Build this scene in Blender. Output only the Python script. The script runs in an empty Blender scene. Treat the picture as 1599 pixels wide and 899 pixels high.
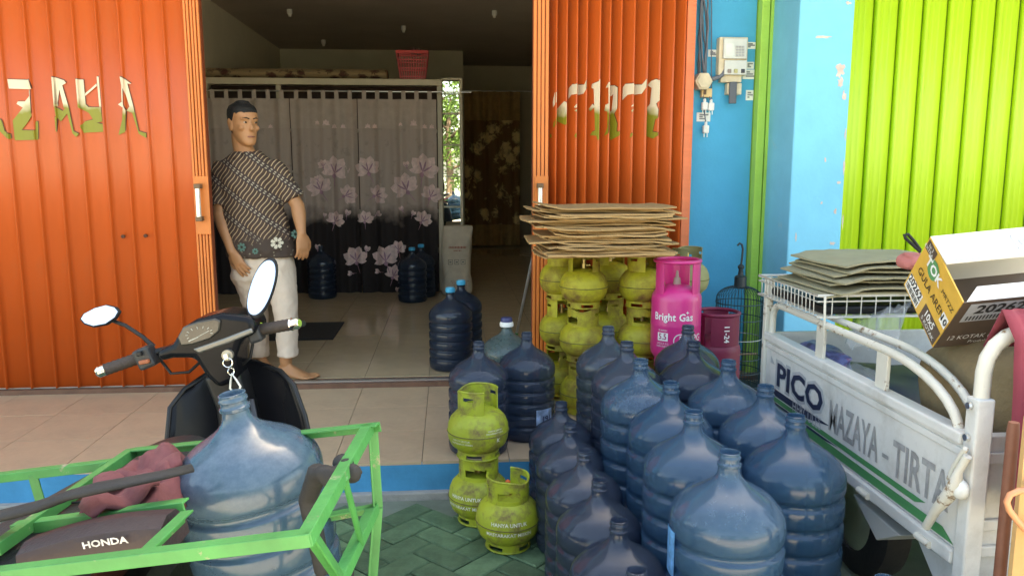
import bpy, bmesh, math, random
from mathutils import Vector, Matrix, Euler, noise as mnoise
R = math.radians
random.seed(7)
scn = bpy.context.scene
col = scn.collection

# ------------------------------------------------------------------ camera
FPX, W0, H0 = 1240.0, 1599.0, 899.0
TILT, YAW, CAMH = R(8.62), R(4.5), 1.40
cam = bpy.data.cameras.new('camera'); camo = bpy.data.objects.new('camera', cam); col.objects.link(camo)
cam.sensor_width = 36.0; cam.lens = 36.0 * FPX / W0; cam.clip_start = 0.02; cam.clip_end = 2000
camo.location = (0, 0, CAMH); camo.rotation_euler = (R(90) - TILT, 0, -YAW)
scn.camera = camo
scn.render.resolution_x, scn.render.resolution_y = 1024, 575

# ------------------------------------------------------------------ sky, sun, exposure
SUN_EL, SUN_AZ = R(58), R(22)      # the sun stands behind the shop, a little to the right
w = bpy.data.worlds.new('World'); scn.world = w; w.use_nodes = True
wn = w.node_tree.nodes; wl = w.node_tree.links
sky = wn.new('ShaderNodeTexSky'); sky.sky_type = 'NISHITA'; sky.sun_disc = False
sky.sun_elevation = SUN_EL; sky.sun_rotation = SUN_AZ; sky.air_density = 1.0; sky.dust_density = 2.5; sky.ozone_density = 1.0
wn['Background'].inputs[1].default_value = 0.15
wl.new(sky.outputs[0], wn['Background'].inputs[0])
sl = bpy.data.lights.new('sun', 'SUN'); sl.energy = 5.0; sl.angle = R(0.5); sl.color = (1.0, 0.93, 0.82)
so = bpy.data.objects.new('sun', sl); col.objects.link(so); so.location = (4, 12, 14)
sd = Vector((math.sin(SUN_AZ) * math.cos(SUN_EL), math.cos(SUN_AZ) * math.cos(SUN_EL), math.sin(SUN_EL)))
so.rotation_euler = sd.to_track_quat('Z', 'Y').to_euler()
vs = scn.view_settings
scn.display_settings.display_device = 'sRGB'
vs.view_transform = 'Standard'; vs.look = 'None'; vs.gamma = 1; vs.use_curve_mapping = False
vs.exposure = 2.68
vs.use_white_balance = True; vs.white_balance_temperature = 8600; vs.white_balance_tint = 6
try:
    scn.cycles.max_bounces = 10; scn.cycles.diffuse_bounces = 6; scn.cycles.glossy_bounces = 5
    scn.cycles.transparent_max_bounces = 16; scn.cycles.sample_clamp_indirect = 6
except Exception: pass

# ------------------------------------------------------------------ pixel -> place
_F = Vector((math.sin(YAW) * math.cos(TILT), math.cos(YAW) * math.cos(TILT), -math.sin(TILT)))
_R = Vector((math.cos(YAW), -math.sin(YAW), 0)); _U = _R.cross(_F); _C = Vector((0, 0, CAMH))
def ray(px, py): return _F + _R * ((px - 799.5) / FPX) - _U * ((py - 449.5) / FPX)
def P(px, py, x=None, y=None, z=None):
    d = ray(px, py)
    if z is not None: t = (z - CAMH) / d.z
    elif y is not None: t = y / d.y
    else: t = x / d.x
    return _C + d * t

# ------------------------------------------------------------------ helpers
def wm(o):
    m = o.matrix_basis.copy()
    while o.parent: o = o.parent; m = o.matrix_basis @ m
    return m
def empty(name, loc, rot=(0, 0, 0)):
    o = bpy.data.objects.new(name, None); o.empty_display_size = .1; col.objects.link(o)
    o.location = loc; o.rotation_euler = rot; return o
def tag(o, label=None, cat=None, group=None, kind=None):
    if label: o['label'] = label
    if cat: o['category'] = cat
    if group: o['group'] = group
    if kind: o['kind'] = kind
    return o
def kids(o): return [c for c in bpy.data.objects if c.parent == o]
def copy_tree(o, parent=None):
    c = o.copy(); col.objects.link(c); c.parent = parent
    for k in kids(o): copy_tree(k, c)
    return c

class MB:
    def __init__(s): s.v = []; s.f = []
    def add(s, vs_, fs, M=None):
        b = len(s.v)
        s.v += [(M @ Vector(p)) if M is not None else Vector(p) for p in vs_]
        s.f += [tuple(i + b for i in f) for f in fs]; return s
    def box(s, c, d, M=None, rot=None):
        x, y, z = d[0] / 2, d[1] / 2, d[2] / 2
        vv = [Vector((a * x, b * y, g * z)) for a in (-1, 1) for b in (-1, 1) for g in (-1, 1)]
        if rot is not None:
            r_ = Euler(rot).to_matrix(); vv = [r_ @ q for q in vv]
        vv = [q + Vector(c) for q in vv]
        return s.add(vv, [(0, 1, 3, 2), (4, 6, 7, 5), (0, 4, 5, 1), (2, 3, 7, 6), (0, 2, 6, 4), (1, 5, 7, 3)], M)
    def bb(s, x0, x1, y0, y1, z0, z1, M=None):
        return s.box(((x0 + x1) / 2, (y0 + y1) / 2, (z0 + z1) / 2), (x1 - x0, y1 - y0, z1 - z0), M)
    def bar(s, p0, p1, w_, h_, up=(0, 0, 1), M=None):
        p0 = Vector(p0); p1 = Vector(p1); d = (p1 - p0); L = d.length; d.normalize()
        u = Vector(up)
        if abs(d.dot(u)) > .98: u = Vector((0, 1, 0))
        r_ = d.cross(u).normalized(); u = r_.cross(d)
        vv = []
        for t in (p0, p1):
            for a, b in ((-1, -1), (1, -1), (1, 1), (-1, 1)): vv.append(t + r_ * (a * w_ / 2) + u * (b * h_ / 2))
        return s.add(vv, [(3, 2, 1, 0), (4, 5, 6, 7), (0, 1, 5, 4), (1, 2, 6, 5), (2, 3, 7, 6), (3, 0, 4, 7)], M)
    def tube(s, pts, r, n=8, closed=False, M=None, sq=None):
        pts = [Vector(p) for p in pts]; m = len(pts)
        rs = r if isinstance(r, (list, tuple)) else [r] * m
        vv = []; ff = []; prev = None
        for i, p in enumerate(pts):
            if closed: t = pts[(i + 1) % m] - pts[i - 1]
            else: t = pts[min(i + 1, m - 1)] - pts[max(i - 1, 0)]
            t.normalize()
            if prev is None:
                a = Vector((0, 0, 1)) if abs(t.z) < .9 else Vector((0, 1, 0))
                u = t.cross(a).normalized()
            else:
                u = prev - t * prev.dot(t)
                if u.length < 1e-6: u = t.orthogonal()
                u.normalize()
            prev = u; b = t.cross(u)
            e0, e1 = sq if sq else (1, 1)
            for k in range(n):
                a = 2 * math.pi * k / n
                vv.append(p + (u * math.cos(a) * e0 + b * math.sin(a) * e1) * rs[i])
        for i in range(m if closed else m - 1):
            j = (i + 1) % m
            for k in range(n):
                l = (k + 1) % n; ff.append((i * n + k, i * n + l, j * n + l, j * n + k))
        if not closed:
            ff.append(tuple(range(n - 1, -1, -1))); ff.append(tuple((m - 1) * n + k for k in range(n)))
        return s.add(vv, ff, M)
    def lathe(s, prof, n=32, c=(0, 0, 0), M=None, a0=0, a1=2 * math.pi):
        full = abs(a1 - a0 - 2 * math.pi) < 1e-6; cnt = n if full else n + 1
        vv = []; ff = []
        for (r_, z) in prof:
            for k in range(cnt):
                a = a0 + (a1 - a0) * k / n
                vv.append((c[0] + r_ * math.cos(a), c[1] + r_ * math.sin(a), c[2] + z))
        for i in range(len(prof) - 1):
            for k in range(n):
                l = (k + 1) % cnt
                ff.append((i * cnt + k, i * cnt + l, (i + 1) * cnt + l, (i + 1) * cnt + k))
        return s.add(vv, ff, M)
    def grid(s, pts, M=None):                      # rows of points -> open sheet
        n = len(pts[0]); vv = [p for row in pts for p in row]; ff = []
        for i in range(len(pts) - 1):
            for k in range(n - 1):
                ff.append((i * n + k, i * n + k + 1, (i + 1) * n + k + 1, (i + 1) * n + k))
        return s.add(vv, ff, M)
    def loft(s, rings, M=None, cap=True):
        n = len(rings[0]); vv = [p for r_ in rings for p in r_]; ff = []
        for i in range(len(rings) - 1):
            for k in range(n):
                l = (k + 1) % n; ff.append((i * n + k, i * n + l, (i + 1) * n + l, (i + 1) * n + k))
        if cap:
            ff.append(tuple(range(n - 1, -1, -1))); b = (len(rings) - 1) * n; ff.append(tuple(b + k for k in range(n)))
        return s.add(vv, ff, M)
    def prism(s, poly, th, M=None):                # polygon in XZ plane, thickness along y
        n = len(poly)
        vv = [(p[0], 0, p[1]) for p in poly] + [(p[0], th, p[1]) for p in poly]
        ff = [tuple(range(n)), tuple(range(2 * n - 1, n - 1, -1))]
        for k in range(n):
            l = (k + 1) % n; ff.append((l, k, n + k, n + l))
        return s.add(vv, ff, M)
    def ball(s, c, r_, n=16, m=10, M=None):
        r_ = r_ if isinstance(r_, (tuple, list)) else (r_,) * 3
        rings = []
        for i in range(m + 1):
            t = math.pi * (i + .0) / m; t = min(max(t, .02), math.pi - .02)
            rings.append([(c[0] + r_[0] * math.sin(t) * math.cos(2 * math.pi * k / n), c[1] + r_[1] * math.sin(t) * math.sin(2 * math.pi * k / n), c[2] - r_[2] * math.cos(t)) for k in range(n)])
        return s.loft(rings, M)
    def mesh(s, name, mat, smooth=None):
        me = bpy.data.meshes.new(name)
        me.from_pydata([tuple(p) for p in s.v], [], s.f)
        bm = bmesh.new(); bm.from_mesh(me); bmesh.ops.recalc_face_normals(bm, faces=bm.faces); bm.to_mesh(me); bm.free()
        for m_ in (mat if isinstance(mat, (list, tuple)) else [mat]): me.materials.append(m_)
        if smooth:
            me.shade_smooth()
            if smooth < 170: me.set_sharp_from_angle(angle=R(smooth))
        return me
    def build(s, name, mat, parent=None, smooth=None, world=False, origin=None, bevel=0, thick=0, sub=0):
        if parent is not None and world:
            mi = wm(parent).inverted(); s.v = [mi @ p for p in s.v]
        if origin is not None: s.v = [p - Vector(origin) for p in s.v]
        o = bpy.data.objects.new(name, s.mesh(name, mat, smooth)); col.objects.link(o)
        if parent is not None: o.parent = parent
        if origin is not None: o.location = origin
        if thick:
            m_ = o.modifiers.new('solid', 'SOLIDIFY'); m_.thickness = abs(thick); m_.offset = 0 if thick > 0 else -1
        if bevel:
            m_ = o.modifiers.new('bevel', 'BEVEL'); m_.width = bevel; m_.segments = 2; m_.limit_method = 'ANGLE'; m_.angle_limit = R(40)
        if sub:
            m_ = o.modifiers.new('sub', 'SUBSURF'); m_.levels = sub; m_.render_levels = sub
        return o
def link(name, me, parent=None, loc=(0, 0, 0), rot=(0, 0, 0), scale=(1, 1, 1)):
    o = bpy.data.objects.new(name, me); col.objects.link(o); o.parent = parent
    o.location = loc; o.rotation_euler = rot; o.scale = scale; return o

_tc = {}
def text2d(s, size=1.0, bold=0.0, shear=0.0, spacing=1.0, sx=1.0):
    key = (s, size, bold, shear, spacing, sx)
    if key not in _tc:
        cu = bpy.data.curves.new('t', 'FONT'); cu.body = s; cu.size = size; cu.offset = bold * size; cu.shear = shear
        cu.align_x = 'CENTER'; cu.align_y = 'CENTER'; cu.resolution_u = 2; cu.space_character = spacing; cu.fill_mode = 'FRONT'
        ob = bpy.data.objects.new('t', cu); col.objects.link(ob)
        dg = bpy.context.evaluated_depsgraph_get(); me = bpy.data.meshes.new_from_object(ob.evaluated_get(dg))
        _tc[key] = ([(v.co.x * sx, v.co.y) for v in me.vertices], [tuple(p.vertices) for p in me.polygons])
        bpy.data.objects.remove(ob); bpy.data.meshes.remove(me); bpy.data.curves.remove(cu)
    return _tc[key]
def put_text(mb, s, fn, size, **k):
    vv, ff = text2d(s, size, **k)
    return mb.add([fn(x, y) for x, y in vv], ff)
def on_plane(o, ux, uy, nz=0.0):                   # 2D -> point o + x*ux + y*uy
    o = Vector(o); ux = Vector(ux); uy = Vector(uy)
    return lambda x, y: o + ux * x + uy * y
def poly_cut(poly, xs):
    """closed 2D polygon (x,z), triangulated and cut along vertical lines xs -> verts, faces"""
    bm = bmesh.new(); vv = [bm.verts.new((p[0], 0, p[1])) for p in poly]
    f = bm.faces.new(vv); f.normal_update(); bmesh.ops.triangulate(bm, faces=[f])
    for x in xs:
        bmesh.ops.bisect_plane(bm, geom=bm.verts[:] + bm.edges[:] + bm.faces[:], dist=1e-5, plane_co=(x, 0, 0), plane_no=(1, 0, 0))
    bm.verts.index_update()
    out = [(v.co.x, v.co.z) for v in bm.verts], [tuple(v.index for v in f.verts) for f in bm.faces]
    bm.free(); return out
def edge_fix(o): return o

# ------------------------------------------------------------------ materials
_m = {}
def mat(name, c, rough=.5, metal=0, var=.12, scale=7, bump=0, bscale=80, spec=.5, dirt=None, rnd=0, coat=0, coord='Object', emit=None, stretch=None):
    if name in _m: return _m[name]
    m = bpy.data.materials.new(name); m.use_nodes = True; nt = m.node_tree; N = nt.nodes; L = nt.links
    b = N['Principled BSDF']; b.inputs['Roughness'].default_value = rough; b.inputs['Metallic'].default_value = metal
    b.inputs['Specular IOR Level'].default_value = spec; b.inputs['Coat Weight'].default_value = coat
    tc = N.new('ShaderNodeTexCoord'); src = tc.outputs[coord]
    if stretch:
        mp = N.new('ShaderNodeMapping'); mp.inputs['Scale'].default_value = stretch; L.new(src, mp.inputs[0]); src = mp.outputs[0]
    nz = N.new('ShaderNodeTexNoise'); nz.inputs['Scale'].default_value = scale; nz.inputs['Detail'].default_value = 7; nz.inputs['Roughness'].default_value = .62
    L.new(src, nz.inputs['Vector'])
    mr = N.new('ShaderNodeMapRange'); mr.inputs[1].default_value = .3; mr.inputs[2].default_value = .7; mr.inputs[3].default_value = 1 - var; mr.inputs[4].default_value = 1 + var
    L.new(nz.outputs[0], mr.inputs[0])
    val = mr.outputs[0]
    if rnd:
        oi = N.new('ShaderNodeObjectInfo'); r2 = N.new('ShaderNodeMapRange'); r2.inputs[3].default_value = 1 - rnd; r2.inputs[4].default_value = 1 + rnd
        L.new(oi.outputs['Random'], r2.inputs[0]); mu = N.new('ShaderNodeMath'); mu.operation = 'MULTIPLY'
        L.new(val, mu.inputs[0]); L.new(r2.outputs[0], mu.inputs[1]); val = mu.outputs[0]
    mx = N.new('ShaderNodeMix'); mx.data_type = 'RGBA'; mx.blend_type = 'MULTIPLY'; mx.inputs[0].default_value = 1
    mx.inputs[6].default_value = (*c, 1); L.new(val, mx.inputs[7]); out = mx.outputs[2]
    if dirt:                                        # (colour, coverage 0..1, scale, sharpness)
        dc, cov, dsc, shp = dirt
        n2 = N.new('ShaderNodeTexNoise'); n2.inputs['Scale'].default_value = dsc; n2.inputs['Detail'].default_value = 9; n2.inputs['Roughness'].default_value = .7
        L.new(src, n2.inputs['Vector'])
        m2 = N.new('ShaderNodeMapRange'); m2.inputs[1].default_value = .72 - cov * .45; m2.inputs[2].default_value = .72 - cov * .45 + shp
        L.new(n2.outputs[0], m2.inputs[0])
        x2 = N.new('ShaderNodeMix'); x2.data_type = 'RGBA'; L.new(m2.outputs[0], x2.inputs[0]); L.new(out, x2.inputs[6]); x2.inputs[7].default_value = (*dc, 1)
        out = x2.outputs[2]
        r3 = N.new('ShaderNodeMapRange'); r3.inputs[3].default_value = rough; r3.inputs[4].default_value = min(1, rough + .3)
        L.new(m2.outputs[0], r3.inputs[0]); L.new(r3.outputs[0], b.inputs['Roughness'])
    L.new(out, b.inputs['Base Color'])
    if bump:
        n3 = N.new('ShaderNodeTexNoise'); n3.inputs['Scale'].default_value = bscale; n3.inputs['Detail'].default_value = 5; L.new(src, n3.inputs['Vector'])
        bp = N.new('ShaderNodeBump'); bp.inputs['Strength'].default_value = bump; bp.inputs['Distance'].default_value = .01
        L.new(n3.outputs[0], bp.inputs['Height']); L.new(bp.outputs[0], b.inputs['Normal'])
    if emit: b.inputs['Emission Color'].default_value = (*emit[0], 1); b.inputs['Emission Strength'].default_value = emit[1]
    _m[name] = m; return m
def plastic(name, c, tint, opac=.55, rough=.22, dust=None):
    """thin-walled translucent plastic: tinted see-through wall under a glossy pigmented skin"""
    m = bpy.data.materials.new(name); m.use_nodes = True; nt = m.node_tree; N = nt.nodes; L = nt.links
    b = N['Principled BSDF']; out = N['Material Output']
    tc = N.new('ShaderNodeTexCoord'); nz = N.new('ShaderNodeTexNoise'); nz.inputs['Scale'].default_value = 55; nz.inputs['Detail'].default_value = 8
    nz.inputs['Roughness'].default_value = .7
    oi = N.new('ShaderNodeObjectInfo'); ad = N.new('ShaderNodeVectorMath'); L.new(tc.outputs['Object'], ad.inputs[0])
    cb = N.new('ShaderNodeCombineXYZ'); mm = N.new('ShaderNodeMath'); mm.operation = 'MULTIPLY'; mm.inputs[1].default_value = 37; L.new(oi.outputs['Random'], mm.inputs[0])
    L.new(mm.outputs[0], cb.inputs[0]); L.new(cb.outputs[0], ad.inputs[1]); L.new(ad.outputs[0], nz.inputs['Vector'])
    mr = N.new('ShaderNodeMapRange'); mr.inputs[1].default_value = .15; mr.inputs[2].default_value = .85; L.new(nz.outputs[0], mr.inputs[0])
    sp = N.new('ShaderNodeSeparateXYZ'); L.new(tc.outputs['Object'], sp.inputs[0])
    zr = N.new('ShaderNodeMapRange'); zr.inputs[1].default_value = .24; zr.inputs[2].default_value = .36; zr.inputs[3].default_value = .35; zr.inputs[4].default_value = 1; L.new(sp.outputs[2], zr.inputs[0])
    rr = N.new('ShaderNodeMapRange'); rr.inputs[3].default_value = .25; rr.inputs[4].default_value = 1.0; L.new(oi.outputs['Random'], rr.inputs[0])
    m1 = N.new('ShaderNodeMath'); m1.operation = 'MULTIPLY'; L.new(mr.outputs[0], m1.inputs[0]); L.new(zr.outputs[0], m1.inputs[1])
    m0 = N.new('ShaderNodeMath'); m0.operation = 'MULTIPLY'; L.new(m1.outputs[0], m0.inputs[0]); L.new(rr.outputs[0], m0.inputs[1])
    m2 = N.new('ShaderNodeMath'); m2.operation = 'MULTIPLY'; m2.inputs[1].default_value = dust[1] if dust else 0; L.new(m0.outputs[0], m2.inputs[0])
    mx = N.new('ShaderNodeMix'); mx.data_type = 'RGBA'; mx.inputs[6].default_value = (*c, 1); mx.inputs[7].default_value = (*(dust[0] if dust else c), 1)
    L.new(m2.outputs[0], mx.inputs[0]); L.new(mx.outputs[2], b.inputs['Base Color'])
    r3 = N.new('ShaderNodeMapRange'); r3.inputs[3].default_value = rough; r3.inputs[4].default_value = rough + .25; L.new(m2.outputs[0], r3.inputs[0]); L.new(r3.outputs[0], b.inputs['Roughness'])
    n4 = N.new('ShaderNodeTexNoise'); n4.inputs['Scale'].default_value = 9; n4.inputs['Detail'].default_value = 3; L.new(ad.outputs[0], n4.inputs['Vector'])
    bp = N.new('ShaderNodeBump'); bp.inputs['Strength'].default_value = .06; bp.inputs['Distance'].default_value = .01; L.new(n4.outputs[0], bp.inputs['Height']); L.new(bp.outputs[0], b.inputs['Normal'])
    b.inputs['Coat Weight'].default_value = .35; b.inputs['Coat Roughness'].default_value = .08
    tr = N.new('ShaderNodeBsdfTransparent'); tr.inputs[0].default_value = (*tint, 1)
    ms = N.new('ShaderNodeMixShader')
    op = N.new('ShaderNodeMath'); op.operation = 'ADD'; op.use_clamp = True; op.inputs[1].default_value = opac; L.new(m2.outputs[0], op.inputs[0])
    L.new(op.outputs[0], ms.inputs[0]); L.new(tr.outputs[0], ms.inputs[1]); L.new(b.outputs[0], ms.inputs[2]); L.new(ms.outputs[0], out.inputs[0])
    _m[name] = m; return m
ORANGE = mat('orange shutter paint', (.62, .105, .018), .38, var=.13, scale=3, dirt=((.36, .11, .04), .42, 6, .5), stretch=(1, 1, .25), rnd=.05)
ORANGE_P = mat('orange frame paint', (.72, .20, .04), .45, var=.10, scale=5, dirt=((.45, .2, .08), .15, 8, .4))
LIME = mat('lime shutter paint', (.47, .70, .035), .42, var=.08, scale=3, stretch=(1, 1, .25), dirt=((.33, .5, .05), .15, 5, .5), rnd=.04)
LIME_J = mat('lime jamb paint', (.36, .62, .09), .5, var=.08, scale=6, dirt=((.3, .42, .12), .2, 10, .4))
BLUE = mat('blue wall paint', (.035, .37, .62), .7, var=.10, scale=2.5, bump=.12, bscale=60, dirt=((.16, .40, .60), .18, 2.2, .5))
BLUE_L = mat('light blue plaster paint', (.16, .53, .74), .75, var=.09, scale=3, bump=.15, bscale=50, dirt=((.42, .50, .52), .2, 4, .25))
BLUE_R = mat('step riser blue paint', (.03, .26, .48), .6, var=.15, scale=6, bump=.2, bscale=40, dirt=((.18, .26, .3), .25, 6, .4))
TILE = mat('beige terrace tile', (.55, .40, .26), .28, var=.07, scale=14, bump=.03, bscale=120, rnd=.05, dirt=((.36, .26, .18), .5, 4, .45))
TILE_I = mat('glossy cream floor tile', (.52, .39, .24), .10, var=.07, scale=9, rnd=.03, dirt=((.3, .22, .14), .2, 2.5, .5))
GROUT = mat('grey brown grout', (.20, .15, .11), .9)
CONC = mat('grey concrete', (.30, .29, .27), .9, var=.2, scale=10, bump=.3)
PAVER = mat('green painted paver', (.085, .155, .080), .8, var=.3, scale=16, bump=.35, bscale=90, rnd=.3, dirt=((.12, .13, .10), .35, 9, .35))
ASPH = mat('asphalt', (.09, .088, .085), .9, var=.2, scale=20, bump=.3)
WALLI = mat('interior plaster', (.70, .64, .50), .85, var=.08, scale=2)
CEIL = mat('dark ceiling board', (.50, .44, .38), .85, var=.08, scale=2)
WHITE = mat('white plaster', (.72, .70, .66), .85)
STEEL = mat('brushed steel', (.75, .74, .72), .28, 1, var=.08)
CHROME = mat('chrome', (.85, .82, .75), .08, 1, var=.03)
BLACKP = mat('black plastic', (.012, .012, .013), .4, var=.2, scale=10, spec=.35, bump=.1, bscale=60, dirt=((.04, .038, .036), .25, 7, .5))
BLACKG = mat('glossy black paint', (.008, .008, .010), .26, var=.1, spec=.18, bump=.08, bscale=14)
RUBBER = mat('black rubber', (.018, .017, .017), .75, var=.25, scale=20, bump=.2, dirt=((.07, .065, .06), .25, 12, .4))
WOOD = mat('grey plank wood', (.26, .19, .12), .8, var=.25, scale=6, stretch=(1, 8, 1), bump=.3, rnd=.15)
# ================================================================== SETTING
YS = 4.50          # plane of the folding shutters
YE = 3.29          # front edge of the tiled terrace
ZT, ZI = .15, .18  # terrace floor, shop floor
g = MB(); n_ = 26
xs_ = [-150 + 300 * i / n_ for i in range(n_ + 1)]
g.grid([[(x, y, -.012) for x in xs_] for y in [-150 + 300 * i / n_ for i in range(n_ + 1)]])
ground = tag(g.build('ground', mat('pale paving joint', (.17, .20, .155), .9, var=.2, scale=6, bump=.2)), 'painted paving in front of the shop steps', None, kind='structure')
street = tag(MB().bb(-60, 60, -9.5, -2.6, -.3, -.006).build('road', mat('sun bleached road', (.36, .33, .29), .9, var=.15, scale=3, bump=.2)), 'pale sunlit road across the front of the shop', kind='structure')
bounce_slab = tag(MB().bb(-14, 14, -2.6, .30, -.2, -.004).build('reflector', mat('pale concrete apron', (.50, .46, .40), .9, var=.12, scale=3, bump=.2)), 'pale concrete driveway added before the paving to bounce sunlight', kind='structure')  # unseen pale slab, added to throw warm bounce light into the shop
# herringbone pavers, laid at 45 degrees
pm = MB(); pm.box((0, 0, -.03), (.2045, .0985, .06)); pav_me = pm.mesh('paver', PAVER)
bm_ = bmesh.new(); bm_.from_mesh(pav_me); bmesh.ops.bevel(bm_, geom=[e for e in bm_.edges if all(v.co.z > -.01 for v in e.verts)], offset=.005, segments=1, affect='EDGES'); bm_.to_mesh(pav_me); bm_.free()
cnt = 0; A45 = R(45); pw = .105
for i in range(-40, 40):
    for j in range(-12, 12):
        # herringbone lattice: unit steps (pw,pw) and (2pw,-2pw)
        bx_ = i * pw + j * 2 * pw; by_ = i * pw - j * 2 * pw
        for k, (ox, oy, a) in enumerate(((pw, pw / 2, 0), (pw / 2 + 2 * pw, pw * 0, R(90)))):
            x = bx_ + ox; y = by_ + oy
            X = x * math.cos(A45) - y * math.sin(A45) + .07; Y = x * math.sin(A45) + y * math.cos(A45) + 2.4
            if -1.25 < X < 1.05 and 1.55 < Y < 3.16:
                o = link('paver', pav_me, ground, (X, Y, random.uniform(-.0025, .0015)), (random.uniform(-.006, .006), random.uniform(-.006, .006), A45 + a + random.uniform(-.01, .01)))
                cnt += 1
# terrace
ter = tag(MB().bb(-4.2, 5.5, YE + .01, 4.6, -.2, ZT - .006).build('terrace', GROUT), 'tiled terrace step before the shop', kind='structure')
MB().bb(-4.2, 5.5, YE - .004, YE + .01, .022, ZT - .004).build('riser', BLUE_R, ter)
MB().bb(-4.2, 5.5, YE - .035, YE + .008, -.1, .022).build('kerb_strip', CONC, ter, bevel=.006)
TX, TP = P(659, 718, z=ZT).x, P(659, 718, z=ZT).x - P(521, 721, z=ZT).x
def tiles(parent, x0, x1, ys, zt, m, th=.012):
    cache = {}
    k0 = math.floor((x0 - TX) / TP)
    for i in range(len(ys) - 1):
        k = k0
        while TX + k * TP < x1:
            a, d = TP - .003, ys[i + 1] - ys[i] - .003
            key = round(d, 3)
            if key not in cache:
                t = MB(); t.box((0, 0, -th / 2), (a, d, th)); cache[key] = t.mesh('floor_tile', m)
            link('floor_tile', cache[key], parent, (TX + (k + .5) * TP, (ys[i] + ys[i + 1]) / 2, zt + random.uniform(-.0006, .0006)), (random.uniform(-.0008, .0008), random.uniform(-.0008, .0008), 0))
            k += 1
tiles(ter, -2.6, 2.4, [YE - .006, 3.69, 4.09, 4.475], ZT, TILE)
# sill with the shutter's floor track
sill = tag(MB().bb(-4.2, 5.5, 4.475, 4.60, -.1, ZI - .004).build('door_sill', mat('brown sill paint', (.16, .075, .045), .6, var=.2, scale=12, dirt=((.3, .22, .16), .3, 9, .3))), 'brown painted sill under the folding shutters', kind='structure')
MB().bb(-4.2, 2.0, 4.515, 4.523, ZI - .004, ZI + .004).build('track_rail', STEEL, sill)
MB().bb(-4.2, 2.0, 4.543, 4.551, ZI - .004, ZI + .004).build('track_rail', STEEL, sill)
ifl = tag(MB().bb(-2.6, 2.2, 4.60, 14.0, -.2, ZI - .008).build('shop_floor', GROUT), 'glossy tiled floor inside the shop', kind='structure')
tiles(ifl, -2.4, 1.4, [4.602 + .4 * k for k in range(20)], ZI, TILE_I)
MB().bb(-2.4, 1.9, 12.2, 14.0, ZI - .008, ZI).build('floor_tile', TILE_I, ifl)

# ------------------------------------------------------------------ the shop building
shop = tag(empty('shop_building', (0, 8, 0)), 'shop house with blue painted front and dim open sales room', 'building')
MB().bb(-2.55, -2.40, 4.62, 12.2, 0, 3.08).build('side_wall', WALLI, shop, world=True)
MB().bb(1.95, 2.10, 4.75, 14.0, 0, 3.08).build('side_wall', WALLI, shop, world=True)
MB().bb(-2.55, .125, 12.0, 12.2, 0, 3.08).build('back_wall', WALLI, shop, world=True)
MB().bb(.125, .225, 12.0, 13.9, 0, 3.08).build('return_wall', WALLI, shop, world=True)
MB().bb(.10, 2.1, 13.7, 13.9, 0, 3.08).build('back_wall', WALLI, shop, world=True)
ceil = MB().bb(-2.55, 2.1, 4.62, 14.0, 3.08, 3.2).build('ceiling', CEIL, shop, world=True)
for (px, py) in ((452, 15), (772, 17), (630, 41), (505, 63)):
    p = P(px, py, z=3.08); m_ = MB()
    m_.tube([p, p - Vector((0, 0, .05))], .03, 10); m_.tube([p - Vector((0, 0, .05)), p - Vector((0, 0, .075))], .018, 8)
    m_.build('lamp_holder', WHITE, shop, 40, world=True)
# unseen upper blocks, added and sized to shape the sun's shadow; side returns
MB().bb(-9, 2.10, 4.62, 15, 3.21, 7.2).build('added_upper_wall', BLUE_L, shop, world=True)  # added block, tall enough to keep direct sun off the shopfront
MB().bb(2.11, 14, 4.62, 15, 3.21, 5.42).build('added_upper_wall', BLUE_L, shop, world=True)  # added block, kept lower so sun reaches the trike's near end
MB().bb(-9, -2.56, 4.72, 15, 0, 3.2).build('neighbour_wall', BLUE_L, shop, world=True)
MB().bb(2.11, 14, 4.80, 15, 0, 3.2).build('neighbour_wall', BLUE_L, shop, world=True)
MB().bb(-9, 14, 4.40, 4.618, 2.92, 3.4).build('lintel', BLUE_L, shop, world=True)
cn = MB()
for k in range(-40, 70): cn.box((k * .2 + .05, 3.75, 3.52 + (.012 if k % 2 else -.012)), (.2, 1.75, .02), rot=(R(5), 0, 0))
cn.build('canopy', mat('canopy sheet', (.55, .56, .55), .5), shop, world=True)
# blue wall strip, pillar
bw = MB().bb(1.30, 1.92, 4.60, 4.75, 0, 3.0).build('front_wall', BLUE, shop, world=True)
PX0 = P(1250, 0, y=4.2).x; PX1 = P(1336, 0, y=4.2).x
pil = MB().bb(PX0, PX1, 4.20, 4.75, 0, 3.2).build('pillar', BLUE_L, shop, world=True, bevel=.008)
# flaked paint: pale plaster patches with their own outlines
fl = MB()
def blob(mb, cx, cz, rx, rz, y, n=14, seed=0):
    random.seed(seed); pts = []
    for k in range(n):
        a = 2 * math.pi * k / n; q = random.uniform(.45, 1.15)
        pts.append((cx + rx * q * math.cos(a), y, cz + rz * q * math.sin(a)))
    mb.add(pts, [tuple(range(n))])
for i, (px, py, rx, rz) in enumerate(((1285, 58, .05, .008), (1312, 110, .03, .045), (1318, 150, .012, .03), (1313, 128, .02, .03), (1289, 250, .006, .02), (1283, 317, .006, .009), (1318, 260, .006, .05), (1316, 345, .006, .05), (1300, 380, .02, .012), (1243, 370, .006, .03), (1325, 5, .02, .008), (1320, 210, .005, .04), (1310, 285, .012, .012), (1304, 330, .01, .02))):
    p = P(px, py, y=4.198); fl = MB(); blob(fl, p.x, p.z, rx, rz, 4.1985, 16, i); fl.build('flaked_patch', mat('bare plaster patch', (.62, .50, .46), .9, var=.2, scale=20), pil, world=True)

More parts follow.
